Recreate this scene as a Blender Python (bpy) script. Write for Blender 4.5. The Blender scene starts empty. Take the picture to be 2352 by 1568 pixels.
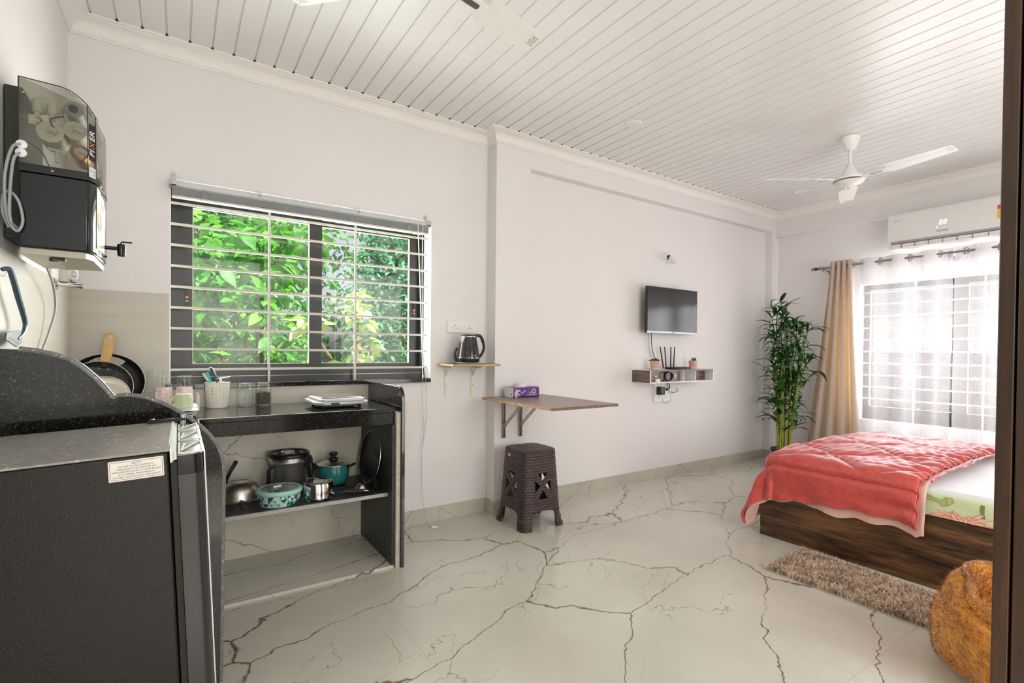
import bpy, math, random
from math import sin, cos, pi, radians as R, hypot, atan2, sqrt, exp
from mathutils import Vector, Matrix, noise as mn
random.seed(11)
S = bpy.context.scene
COL = S.collection

# ------------------------------------------------------------------ camera, sky, sun, daylight, exposure
cam_d = bpy.data.cameras.new('camera'); cam = bpy.data.objects.new('camera', cam_d); COL.objects.link(cam)
S.camera = cam
cam_d.sensor_width = 36; cam_d.lens = 36 * 1146.03 / 2352
cam_d.shift_y = 35.6 / 2352; cam_d.clip_start = 0.02
YAW, PIT, ROL = R(33.767), R(-.714), R(.583)
fw = Vector((sin(YAW) * cos(PIT), cos(YAW) * cos(PIT), sin(PIT)))
r0 = Vector((cos(YAW), -sin(YAW), 0)); u0 = r0.cross(fw)
rr = cos(ROL) * r0 + sin(ROL) * u0; uu = -sin(ROL) * r0 + cos(ROL) * u0
M = Matrix((rr, uu, -fw)).transposed().to_4x4(); M.translation = (0, 0, 1.1); cam.matrix_world = M

W = bpy.data.worlds.new('sky'); S.world = W; W.use_nodes = True
wn = W.node_tree.nodes; wl = W.node_tree.links; wn.clear()
bg = wn.new('ShaderNodeBackground'); wo = wn.new('ShaderNodeOutputWorld'); sky = wn.new('ShaderNodeTexSky')
sky.sky_type = 'NISHITA'; sky.sun_disc = False; sky.sun_elevation = R(50); sky.sun_rotation = R(160); sky.dust_density = 3
hs = wn.new('ShaderNodeHueSaturation'); hs.inputs['Saturation'].default_value = .45
wl.new(sky.outputs[0], hs.inputs['Color']); wl.new(hs.outputs[0], bg.inputs[0]); wl.new(bg.outputs[0], wo.inputs[0])
bg.inputs[1].default_value = .10

def lamp(kind, name, loc, rot, energy, color=(1, 1, 1), size=None, cam_vis=True, **k):
    d = bpy.data.lights.new(name, kind); o = bpy.data.objects.new(name, d); COL.objects.link(o)
    o.location = loc; o.rotation_euler = rot; d.energy = energy; d.color = color
    if size: d.shape = 'RECTANGLE'; d.size, d.size_y = size
    for a, v in k.items(): setattr(d, a, v)
    o.visible_camera = cam_vis
    return o
lamp('SUN', 'sun', (0, 0, 6), (R(40), R(12), 0), 7.0, (1, .95, .86), angle=R(.6))  # high morning sun on the garden, kept out of the room by the roof
# daylight entering by the bedroom window, the kitchen window and the large opening behind the camera
lamp('AREA', 'daylight_bedroom_window', (5.40, 1.18, 1.15), (0, R(90), 0), 74, (.97, .97, 1), (1.3, 1.8), False)
lamp('AREA', 'daylight_kitchen_window', (.65, 3.2, 1.45), (R(-90), 0, 0), 30, (.97, 1, .93), (1.25, .9), False)
lamp('AREA', 'daylight_rear_opening', (1.5, -1.66, 1.35), (R(90), 0, 0), 60, (1, .98, .95), (3.2, 2.0), False)
VS = S.view_settings
VS.view_transform = 'Standard'; VS.look = 'None'; VS.gamma = 1; VS.use_curve_mapping = False; VS.exposure = .84
S.cycles.use_denoising = True
S.cycles.max_bounces = 10; S.cycles.diffuse_bounces = 5; S.cycles.transparent_max_bounces = 16
S.cycles.sample_clamp_indirect = 8

# ------------------------------------------------------------------ materials
MATS = {}
def newmat(name):
    m = bpy.data.materials.new(name); m.use_nodes = True
    n = m.node_tree.nodes; l = m.node_tree.links; b = n['Principled BSDF']
    MATS[name] = m
    return m, n, l, b
def tc(n, l, scale=(1, 1, 1), rot=(0, 0, 0), kind='Object', loc=(0, 0, 0)):
    t = n.new('ShaderNodeTexCoord'); mp = n.new('ShaderNodeMapping')
    mp.inputs['Scale'].default_value = scale; mp.inputs['Rotation'].default_value = rot; mp.inputs['Location'].default_value = loc
    l.new(t.outputs[kind], mp.inputs[0]); return mp.outputs[0]
def geo(n, l, scale=(1, 1, 1), rot=(0, 0, 0), loc=(0, 0, 0)):
    t = n.new('ShaderNodeNewGeometry'); mp = n.new('ShaderNodeMapping')
    mp.inputs['Scale'].default_value = scale; mp.inputs['Rotation'].default_value = rot; mp.inputs['Location'].default_value = loc
    l.new(t.outputs['Position'], mp.inputs[0]); return mp.outputs[0]
def noise(n, l, v, scale, detail=4, rough=.5, dist=0):
    x = n.new('ShaderNodeTexNoise'); x.inputs['Scale'].default_value = scale; x.inputs['Detail'].default_value = detail
    x.inputs['Roughness'].default_value = rough; x.inputs['Distortion'].default_value = dist
    l.new(v, x.inputs['Vector']); return x.outputs['Fac']
def ramp(n, l, f, stops):
    r = n.new('ShaderNodeValToRGB'); e = r.color_ramp.elements
    while len(e) < len(stops): e.new(.5)
    for i, (p, c) in enumerate(stops):
        e[i].position = p; e[i].color = (*c, 1) if len(c) == 3 else c
    l.new(f, r.inputs[0]); return r.outputs[0]
def math_(n, l, op, a, b=None, c=None):
    x = n.new('ShaderNodeMath'); x.operation = op
    for i, v in enumerate((a, b, c)):
        if v is None: continue
        if isinstance(v, (int, float)): x.inputs[i].default_value = v
        else: l.new(v, x.inputs[i])
    return x.outputs[0]
def mix(n, l, f, a, b, blend='MIX'):
    x = n.new('ShaderNodeMix'); x.data_type = 'RGBA'; x.blend_type = blend
    for k, v in ((0, f), (6, a), (7, b)):
        if isinstance(v, (int, float)): x.inputs[k].default_value = v
        elif isinstance(v, tuple): x.inputs[k].default_value = (*v, 1)
        else: l.new(v, x.inputs[k])
    return x.outputs[2]
def bump(n, l, b, h, strength=.3, dist=.01):
    x = n.new('ShaderNodeBump'); x.inputs['Strength'].default_value = strength; x.inputs['Distance'].default_value = dist
    l.new(h, x.inputs['Height']); l.new(x.outputs[0], b.inputs['Normal'])
def mat(name, col, rough=.5, metal=0, var=.06, vscale=6, bmp=None, **k):
    """plain material with a faint procedural tone variation"""
    m, n, l, b = newmat(name)
    v = tc(n, l)
    f = noise(n, l, v, vscale, 3)
    lo = tuple(max(0, c * (1 - var)) for c in col); hi = tuple(min(1, c * (1 + var)) for c in col)
    l.new(ramp(n, l, f, [(.3, lo), (.7, hi)]), b.inputs['Base Color'])
    b.inputs['Roughness'].default_value = rough; b.inputs['Metallic'].default_value = metal
    for kk, vv in k.items(): b.inputs[kk.replace('_', ' ')].default_value = vv
    if bmp: bump(n, l, b, noise(n, l, v, bmp[0], 4), bmp[1], bmp[2] if len(bmp) > 2 else .005)
    return m

mat('wall_paint', (.80, .775, .765), .62, var=.012, vscale=1.5, bmp=(220, .04))
mat('crown_white', (.84, .815, .785), .5, var=.01)
mat('pvc_ceiling', (.77, .765, .755), .27, var=.02, vscale=1.2)
mat('gap_dark', (.02, .018, .016), .8)
mat('white_plastic', (.82, .82, .80), .35, var=.02)
mat('cream_plastic', (.80, .77, .68), .45, var=.02)
mat('grey_plastic', (.33, .35, .37), .45)
mat('black_plastic', (.012, .012, .013), .35)
mat('black_gloss', (.01, .01, .012), .12)
mat('chrome', (.72, .72, .72), .12, 1)
mat('satin_steel', (.80, .78, .75), .42, 1, var=.05)
mat('steel', (.72, .71, .69), .26, 1, var=.1, vscale=3)
mat('brushed_steel', (.74, .68, .60), .38, 1, var=.12, vscale=4)
mat('nickel', (.36, .34, .32), .28, 1)
mat('fan_white', (.80, .80, .78), .35, var=.02)
mat('painted_bar', (.62, .59, .52), .45, var=.05)
mat('window_dark', (.017, .017, .014), .30, var=.15, vscale=9)
mat('rubber_black', (.01, .01, .01), .7)
mat('headrail_grey', (.52, .53, .53), .35, .3)
mat('teal_pot', (.03, .20, .19), .22, Coat_Weight=.6)
mat('mint', (.42, .70, .62), .4)
mat('kettle_black', (.025, .025, .027), .13)
mat('lid_dark', (.05, .04, .035), .3)
mat('pink_pot', (.62, .36, .32), .6)
mat('pot_black', (.02, .018, .018), .5)
mat('terracotta_soil', (.12, .06, .035), .9)
mat('saucer_white', (.75, .68, .60), .5)
mat('purple', (.13, .045, .25), .35)
mat('tissue_white', (.85, .84, .83), .8)
mat('mortar_cream', (.56, .51, .41), .85, var=.15, vscale=30, bmp=(60, .3))
mat('sticker', (.70, .66, .62), .5, var=.03)
mat('ink', (.03, .03, .03), .6)
mat('ink_red', (.62, .10, .06), .7)
mat('ink_olive', (.20, .22, .05), .8)
mat('leaf_print', (.42, .46, .17), .8)
mat('petal_pink', (.78, .52, .38), .8)
mat('yellow_sticker', (.80, .52, .06), .4)
mat('orange_ink', (.8, .2, .02), .5)
mat('light_wood', (.62, .38, .17), .5, var=.2, vscale=14)
mat('blue_tool', (.05, .10, .14), .3)
mat('teal_tool', (.03, .36, .42), .4)
mat('navy_cloth', (.008, .02, .045), .9)
mat('blue_plastic', (.30, .40, .75), .3)
mat('copper', (.55, .25, .10), .3, .6)
mat('filter_white', (.75, .75, .70), .4)
mat('purifier_tank', (.004, .011, .011), .10)
mat('purifier_back', (.022, .026, .012), .5)
mat('purifier_base', (.5, .46, .38), .25)
mat('lime', (.45, .62, .28), .3)
mat('masonry_out', (.30, .29, .27), .8)
mat('mug_green', (.62, .68, .45), .35)
mat('glass_print', (.78, .60, .62), .4, var=.3, vscale=60)
mat('coffee', (.05, .025, .012), .8, var=.5, vscale=60)
mat('bark', (.20, .15, .09), .9, var=.3, vscale=12)
mat('gasket', (.62, .64, .58), .5)
mat('fridge_door', (.022, .021, .020), .3)
mat('downlight', (.85, .84, .80), .5)

def m_emit(name, col, s):
    m, n, l, b = newmat(name)
    b.inputs['Base Color'].default_value = (*col, 1); b.inputs['Emission Color'].default_value = (*col, 1); b.inputs['Emission Strength'].default_value = s
m_emit('digit_glow', (.95, .97, 1), 1.3)

def m_glass(name, tint=(1, 1, 1), alpha=.12, rough=.02, refl=.12):
    """thin clear pane: mostly transparent with a mirror-like coat"""
    m, n, l, b = newmat(name); n.remove(b)
    o = n['Material Output']; tr = n.new('ShaderNodeBsdfTransparent'); gl = n.new('ShaderNodeBsdfGlossy'); df = n.new('ShaderNodeBsdfDiffuse')
    tr.inputs[0].default_value = (*tint, 1); gl.inputs['Roughness'].default_value = rough
    df.inputs[0].default_value = (.85, .88, .85, 1)
    lw = n.new('ShaderNodeLayerWeight'); lw.inputs[0].default_value = .5
    f = math_(n, l, 'MULTIPLY_ADD', math_(n, l, 'POWER', lw.outputs['Facing'], 4.0), .55, .035 if refl < .2 else .014)
    dust = ramp(n, l, noise(n, l, tc(n, l), 7, 5), [(.35, (0, 0, 0)), (.8, (alpha,) * 3)])
    m1 = n.new('ShaderNodeMixShader'); m2 = n.new('ShaderNodeMixShader')
    l.new(dust, m1.inputs[0]); l.new(tr.outputs[0], m1.inputs[1]); l.new(df.outputs[0], m1.inputs[2])
    l.new(f, m2.inputs[0]); l.new(m1.outputs[0], m2.inputs[1]); l.new(gl.outputs[0], m2.inputs[2]); l.new(m2.outputs[0], o.inputs[0])
m_glass('window_glass', alpha=.07, refl=.35)
m_glass('clear_glass', (.93, .96, .94), alpha=.10)
m_glass('lid_glass', (.5, .6, .55), alpha=.95)
m_glass('smoky_cover', (.58, .58, .52), alpha=.10, rough=.05)
m_glass('clear_plastic', (.9, .9, .88), alpha=.5, rough=.2)

# veined marble
def m_marble(name, base, base2, vein, rough, joint=None, loc=(0, 0, 0), rotz=0, stretch=(1, 1, 1), amount=1.0, bscale=1.25):
    m, n, l, b = newmat(name)
    p = geo(n, l, loc=loc)
    nz = n.new('ShaderNodeTexNoise'); nz.inputs['Scale'].default_value = 1.7; nz.inputs['Detail'].default_value = 5; nz.inputs['Roughness'].default_value = .62; l.new(p, nz.inputs['Vector'])
    def warped(amt, rot, sc):
        a = n.new('ShaderNodeVectorMath'); a.operation = 'MULTIPLY_ADD'
        l.new(nz.outputs['Color'], a.inputs[0]); a.inputs[1].default_value = (amt,) * 3; l.new(p, a.inputs[2])
        mp = n.new('ShaderNodeMapping'); mp.vector_type = 'TEXTURE'; mp.inputs['Rotation'].default_value = rot; mp.inputs['Scale'].default_value = sc
        l.new(a.outputs[0], mp.inputs[0]); return mp.outputs[0]
    def vor(v, scale, w, seed=0):
        x = n.new('ShaderNodeTexVoronoi'); x.feature = 'DISTANCE_TO_EDGE'; x.inputs['Scale'].default_value = scale; l.new(v, x.inputs['Vector'])
        return ramp(n, l, x.outputs['Distance'], [(0, (1, 1, 1)), (w, (0, 0, 0))])
    v1 = vor(warped(.26, (0, 0, rotz), stretch), bscale, .0075)
    v2 = vor(warped(.5, (.3, .2, rotz + .35), (stretch[0] * 1.1, stretch[1] * .8, stretch[2])), bscale * 1.9, .008)
    k1 = ramp(n, l, noise(n, l, p, 1.3, 2), [(.30, (.08,) * 3), (.50, (1,) * 3)])
    k2 = ramp(n, l, noise(n, l, warped(.2, (1, 0, 0), (1, 1, 1)), 2.1, 2), [(.44, (0,) * 3), (.60, (.75,) * 3)])
    f1 = mix(n, l, 1.0, v1, k1, 'MULTIPLY'); f2 = mix(n, l, 1.0, v2, k2, 'MULTIPLY')
    f = mix(n, l, 1.0, f1, f2, 'ADD')
    soft = ramp(n, l, noise(n, l, p, 2.2, 6, .6), [(.3, base), (.7, base2)])
    c = mix(n, l, math_(n, l, 'MULTIPLY', f, amount), soft, vein)
    if joint:
        for ax, step, off in joint:
            sx = n.new('ShaderNodeSeparateXYZ'); l.new(p, sx.inputs[0])
            q = math_(n, l, 'ADD', sx.outputs[ax], off); q = math_(n, l, 'PINGPONG', q, step / 2)
            g = math_(n, l, 'LESS_THAN', q, .0009)
            c = mix(n, l, math_(n, l, 'MULTIPLY', g, .45), c, tuple(x * .45 for x in base))
    l.new(c, b.inputs['Base Color'])
    b.inputs['Roughness'].default_value = rough
    return m
m_marble('floor_marble', (.56, .535, .455), (.64, .615, .54), (.11, .055, .018), .17, joint=[(0, 1.6, .86), (1, .8, .05)], rotz=R(20), stretch=(1.75, .72, 1), bscale=1.5)
m_marble('wall_marble', (.60, .565, .44), (.71, .68, .56), (.13, .09, .04), .3, loc=(1.3, 0, 2.2), rotz=0, stretch=(1.3, 1, .8), bscale=1.9, amount=1)
m_marble('skirting_marble', (.47, .45, .38), (.57, .55, .47), (.14, .10, .05), .3, loc=(4.3, 0, 3.7), stretch=(.8, 1, 1), bscale=2.6)

def m_granite(name, base, fleck, rough, amt=.62, scale=420):
    m, n, l, b = newmat(name)
    p = geo(n, l)
    v = n.new('ShaderNodeTexVoronoi'); v.inputs['Scale'].default_value = scale * .45; l.new(p, v.inputs['Vector'])
    v2 = n.new('ShaderNodeTexVoronoi'); v2.inputs['Scale'].default_value = scale * .42; l.new(p, v2.inputs['Vector'])
    sp = n.new('ShaderNodeSeparateColor'); l.new(v.outputs['Color'], sp.inputs[0])
    s2 = n.new('ShaderNodeSeparateColor'); l.new(v2.outputs['Color'], s2.inputs[0])
    f = ramp(n, l, sp.outputs[0], [(.0, (0, 0, 0)), (amt, (.05,) * 3), (.97, (.35,) * 3), (1, (1,) * 3)])
    near = ramp(n, l, v2.outputs['Distance'], [(.25, (1,) * 3), (.4, (0,) * 3)])
    g = math_(n, l, 'MULTIPLY', math_(n, l, 'GREATER_THAN', s2.outputs[1], .975), near)
    c = mix(n, l, f, base, fleck); c = mix(n, l, g, c, (.7, .68, .62))
    l.new(c, b.inputs['Base Color']); b.inputs['Roughness'].default_value = rough
m_granite('granite', (.008, .008, .007), (.085, .09, .075), .09, .78, 640)
m_granite('divider_edge', (.16, .16, .16), (.40, .40, .42), .25)
m_granite('granite_edge', (.05, .05, .045), (.35, .35, .36), .3)
m_granite('fridge_top', (.26, .25, .23), (.46, .44, .41), .20, .3, 260)  # speckled grey, lightened to paint in the wall reflected on the top

def m_fridge():
    m, n, l, b = newmat('fridge_side')
    v = tc(n, l)
    b.inputs['Base Color'].default_value = (.008, .007, .0065, 1); b.inputs['Roughness'].default_value = .36; b.inputs['Specular IOR Level'].default_value = .33
    bump(n, l, b, noise(n, l, v, 380, 2, .5, .6), .26, .003)
m_fridge()
def m_slate():
    m, n, l, b = newmat('rough_slate')
    v = tc(n, l, (1, 1, .35)); f = noise(n, l, v, 26, 6, .7, 1.2)
    l.new(ramp(n, l, f, [(.35, (.012, .012, .012)), (.6, (.045, .045, .043)), (.8, (.14, .14, .13))]), b.inputs['Base Color'])
    b.inputs['Roughness'].default_value = .45; bump(n, l, b, f, .25, .004)
m_slate()
def m_worn():
    m, n, l, b = newmat('worn_slab_edge')
    f = noise(n, l, tc(n, l), 40, 6, .7)
    l.new(ramp(n, l, f, [(.3, (.34, .33, .30)), (.7, (.52, .51, .48))]), b.inputs['Base Color']); b.inputs['Roughness'].default_value = .7
m_worn()
def m_tile():
    m, n, l, b = newmat('beige_tile')
    p = geo(n, l); f = noise(n, l, geo(n, l, (1, 1, 14)), 2.2, 4)
    c = ramp(n, l, f, [(.3, (.53, .49, .42)), (.7, (.58, .54, .47))])
    sx = n.new('ShaderNodeSeparateXYZ'); l.new(p, sx.inputs[0])
    for o_, step, off in ((sx.outputs[2], .56, .0), (sx.outputs[0], .84, .038)):
        q = math_(n, l, 'PINGPONG', math_(n, l, 'ADD', o_, off), step / 2)
        c = mix(n, l, math_(n, l, 'MULTIPLY', math_(n, l, 'LESS_THAN', q, .0012), .5), c, (.66, .62, .55))
    l.new(c, b.inputs['Base Color']); b.inputs['Roughness'].default_value = .35
m_tile()
def m_wood(name, dark, light, rough=.35, scale=(1, 10, 10), s=2.6, coat=0, rot=(0, 0, 0), lo=.3, hi=.72):
    m, n, l, b = newmat(name)
    v = tc(n, l, scale, rot); f = noise(n, l, v, s, 7, .62, .35); g = noise(n, l, tc(n, l, tuple(x * 6 for x in scale), rot), s, 3)
    f2 = math_(n, l, 'MULTIPLY_ADD', g, .25, math_(n, l, 'MULTIPLY', f, .8))
    mid = tuple((a + c) / 2.6 for a, c in zip(dark, light))
    l.new(ramp(n, l, f2, [(lo, dark), ((lo + hi) / 2, mid), (hi, light)]), b.inputs['Base Color'])
    b.inputs['Roughness'].default_value = rough; b.inputs['Coat Weight'].default_value = coat
m_wood('bed_walnut', (.014, .006, .003), (.20, .092, .036), .36, (1, .8, 8), 3.0, lo=.40, hi=.66)
m_wood('wardrobe_wood', (.018, .007, .003), (.085, .036, .015), .40, (12, 12, 1), 2.2)
m_wood('table_laminate', (.17, .10, .085), (.33, .22, .19), .3, (12, 1.2, 1), 2.4)
m_wood('shelf_edge_wood', (.42, .25, .11), (.70, .47, .24), .5, (1.5, 12, 12), 3)
m_wood('shelf_dark_wood', (.04, .024, .018), (.30, .20, .14), .4, (1.2, 1.2, 16), 3.2)
m_wood('shelf_grey_wood', (.16, .11, .10), (.36, .28, .25), .4, (1.2, 1.2, 16), 3.2)

def m_leaf(name, c1, c2, tr=.5, rough=.45, vs=9):
    m, n, l, b = newmat(name)
    g = n.new('ShaderNodeNewGeometry')
    f = noise(n, l, geo(n, l), vs, 3)
    c = ramp(n, l, math_(n, l, 'MULTIPLY_ADD', g.outputs['Random Per Island'], .55, math_(n, l, 'MULTIPLY', f, .45)), [(.25, c1), (.72, c2)])
    l.new(c, b.inputs['Base Color']); b.inputs['Roughness'].default_value = rough
    t = n.new('ShaderNodeBsdfTranslucent'); l.new(c, t.inputs[0]); mx = n.new('ShaderNodeMixShader'); mx.inputs[0].default_value = tr
    l.new(b.outputs[0], mx.inputs[1]); l.new(t.outputs[0], mx.inputs[2]); l.new(mx.outputs[0], n['Material Output'].inputs[0])
m_leaf('leaf_tree', (.045, .26, .025), (.22, .60, .07), .5)
m_leaf('leaf_sunlit', (.40, .70, .06), (.92, .92, .55), .35)  # sunlight on the leaves painted in as a pale, near-white colour
m_leaf('leaf_back', (.03, .20, .03), (.20, .50, .12), .45, .35)
m_leaf('leaf_back_blue', (.04, .24, .09), (.20, .48, .28), .45, .3)
m_leaf('leaf_bamboo', (.010, .055, .008), (.04, .19, .02), .2, .35, 14)
def m_cane():
    m, n, l, b = newmat('cane_green')
    t = n.new('ShaderNodeNewGeometry'); sx = n.new('ShaderNodeSeparateXYZ'); l.new(t.outputs['Position'], sx.inputs[0])
    f = noise(n, l, geo(n, l, (3, 3, 2)), 5, 3)
    k = math_(n, l, 'MULTIPLY_ADD', sx.outputs[2], .55, math_(n, l, 'MULTIPLY', f, .5))
    l.new(ramp(n, l, k, [(.25, (.50, .50, .05)), (.6, (.25, .36, .05)), (.95, (.06, .16, .03))]), b.inputs['Base Color']); b.inputs['Roughness'].default_value = .35
m_cane()

def m_sheer():
    m, n, l, b = newmat('sheer_lattice'); n.remove(b)
    uv = n.new('ShaderNodeUVMap'); sx = n.new('ShaderNodeSeparateXYZ'); l.new(uv.outputs[0], sx.inputs[0])
    s = .019
    a = math_(n, l, 'PINGPONG', math_(n, l, 'ADD', math_(n, l, 'MULTIPLY', sx.outputs[0], 1.45), sx.outputs[1]), s / 2 * 1.3)
    c = math_(n, l, 'PINGPONG', math_(n, l, 'ADD', math_(n, l, 'SUBTRACT', math_(n, l, 'MULTIPLY', sx.outputs[0], 1.45), sx.outputs[1]), 10), s / 2 * 1.3)
    mn_ = math_(n, l, 'MINIMUM', a, c)
    band = math_(n, l, 'LESS_THAN', mn_, .0042)
    top = math_(n, l, 'GREATER_THAN', sx.outputs[1], 1.86)
    o = math_(n, l, 'MULTIPLY_ADD', band, .32, .56)
    o = math_(n, l, 'ADD', o, math_(n, l, 'MULTIPLY', top, .12))
    tr = n.new('ShaderNodeBsdfTransparent'); df = n.new('ShaderNodeBsdfDiffuse'); tl = n.new('ShaderNodeBsdfTranslucent')
    df.inputs[0].default_value = (.86, .86, .88, 1); tl.inputs[0].default_value = (.62, .62, .64, 1)
    m1 = n.new('ShaderNodeMixShader'); m1.inputs[0].default_value = .05; l.new(df.outputs[0], m1.inputs[1]); l.new(tl.outputs[0], m1.inputs[2])
    m2 = n.new('ShaderNodeMixShader'); l.new(o, m2.inputs[0]); l.new(tr.outputs[0], m2.inputs[1]); l.new(m1.outputs[0], m2.inputs[2]); l.new(m2.outputs[0], n['Material Output'].inputs[0])
m_sheer()
def m_curtain():
    m, n, l, b = newmat('curtain_beige')
    f = noise(n, l, tc(n, l, (1, 1, .5)), 60, 3)
    c = ramp(n, l, f, [(.3, (.55, .48, .43)), (.7, (.63, .56, .51))])
    l.new(c, b.inputs['Base Color']); b.inputs['Roughness'].default_value = .55; b.inputs['Sheen Weight'].default_value = .3
    t = n.new('ShaderNodeBsdfTranslucent'); t.inputs[0].default_value = (.85, .55, .25, 1); mx = n.new('ShaderNodeMixShader'); mx.inputs[0].default_value = .2
    l.new(b.outputs[0], mx.inputs[1]); l.new(t.outputs[0], mx.inputs[2]); l.new(mx.outputs[0], n['Material Output'].inputs[0])
m_curtain()
def m_quilt():
    m, n, l, b = newmat('quilt_red')
    f = noise(n, l, geo(n, l, (.6, 3, 3)), 14, 5, .6)
    l.new(ramp(n, l, f, [(.3, (.50, .055, .045)), (.7, (.60, .085, .065))]), b.inputs['Base Color'])
    b.inputs['Roughness'].default_value = .42; b.inputs['Sheen Weight'].default_value = 1; b.inputs['Sheen Roughness'].default_value = .35; b.inputs['Sheen Tint'].default_value = (1, .82, .88, 1)
    bump(n, l, b, f, .35, .01)
    mat('quilt_lining', (.72, .42, .34), .7, bmp=(40, .3), Sheen_Weight=.4)
m_quilt()
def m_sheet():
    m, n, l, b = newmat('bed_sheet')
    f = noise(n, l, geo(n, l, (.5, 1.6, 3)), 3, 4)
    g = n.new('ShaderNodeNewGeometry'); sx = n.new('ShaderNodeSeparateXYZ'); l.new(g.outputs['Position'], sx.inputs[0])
    glare_print = ramp(n, l, noise(n, l, geo(n, l, (1, 1, .2)), 3.4, 3), [(.5, (.70, .73, .76)), (.63, (.74, .60, .66)), (.72, (.70, .72, .74))])
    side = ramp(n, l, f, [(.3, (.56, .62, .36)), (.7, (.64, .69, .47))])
    border = ramp(n, l, math_(n, l, 'MULTIPLY', math_(n, l, 'SUBTRACT', sx.outputs[2], .445), 30), [(0, (0, 0, 0)), (.6, (1, 1, 1))])  # glare painted into the sheet: colour turns paler towards the top
    l.new(mix(n, l, border, side, glare_print), b.inputs['Base Color']); b.inputs['Roughness'].default_value = .55; b.inputs['Sheen Weight'].default_value = .5
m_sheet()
def m_pile(name, c1, c2, s=7, rough=.9):
    m, n, l, b = newmat(name)
    g = n.new('ShaderNodeNewGeometry')
    f = noise(n, l, geo(n, l), s, 4); k = math_(n, l, 'MULTIPLY_ADD', g.outputs['Random Per Island'], .4, math_(n, l, 'MULTIPLY', f, .7))
    l.new(ramp(n, l, k, [(.3, c1), (.75, c2)]), b.inputs['Base Color']); b.inputs['Roughness'].default_value = rough; b.inputs['Sheen Weight'].default_value = .4
m_pile('rug_pile', (.20, .115, .075), (.92, .70, .52), 14)
m_pile('fur_orange', (.26, .070, .005), (.72, .30, .035), 22)
def m_stool():
    m, n, l, b = newmat('stool_brown')
    b.inputs['Base Color'].default_value = (.045, .024, .022, 1); b.inputs['Roughness'].default_value = .33
    l.new(ramp(n, l, noise(n, l, tc(n, l), 30, 3), [(.3, (.04, .022, .020)), (.7, (.06, .033, .030))]), b.inputs['Base Color'])
m_stool()
def m_mosaic():
    m, n, l, b = newmat('teal_triangles')
    uv = n.new('ShaderNodeUVMap'); sx = n.new('ShaderNodeSeparateXYZ'); l.new(uv.outputs[0], sx.inputs[0])
    u_ = math_(n, l, 'MULTIPLY', sx.outputs[0], 58); v_ = math_(n, l, 'MULTIPLY', sx.outputs[1], 58)
    fu, fv = math_(n, l, 'FRACT', u_), math_(n, l, 'FRACT', v_); cu, cv = math_(n, l, 'FLOOR', u_), math_(n, l, 'FLOOR', v_)
    odd = math_(n, l, 'MODULO', math_(n, l, 'ADD', cu, cv), 2)
    d1 = math_(n, l, 'GREATER_THAN', math_(n, l, 'ADD', fu, fv), 1); d2 = math_(n, l, 'GREATER_THAN', fu, fv)
    tri = math_(n, l, 'ADD', math_(n, l, 'MULTIPLY', d1, math_(n, l, 'LESS_THAN', odd, .5)), math_(n, l, 'MULTIPLY', d2, math_(n, l, 'GREATER_THAN', odd, .5)))
    cb = n.new('ShaderNodeCombineXYZ'); l.new(cu, cb.inputs[0]); l.new(cv, cb.inputs[1]); l.new(tri, cb.inputs[2])
    w = n.new('ShaderNodeTexWhiteNoise'); l.new(cb.outputs[0], w.inputs[0])
    r = n.new('ShaderNodeValToRGB'); r.color_ramp.interpolation = 'CONSTANT'; e = r.color_ramp.elements; e.new(.5); e.new(.75)
    for x, (p, c) in zip(e, [(0, (.015, .09, .09)), (.28, (.14, .42, .40)), (.52, (.48, .74, .68)), (.74, (.82, .85, .82))]): x.position = p; x.color = (*c, 1)
    l.new(w.outputs[0], r.inputs[0]); l.new(r.outputs[0], b.inputs['Base Color']); b.inputs['Roughness'].default_value = .25
m_mosaic()
def m_speck():
    m, n, l, b = newmat('speckled_nonstick')
    f = noise(n, l, tc(n, l), 260, 3, .7)
    l.new(ramp(n, l, f, [(.5, (.015, .015, .015)), (.62, (.10, .10, .10)), (.75, (.5, .5, .48))]), b.inputs['Base Color']); b.inputs['Roughness'].default_value = .35
m_speck()

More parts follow.
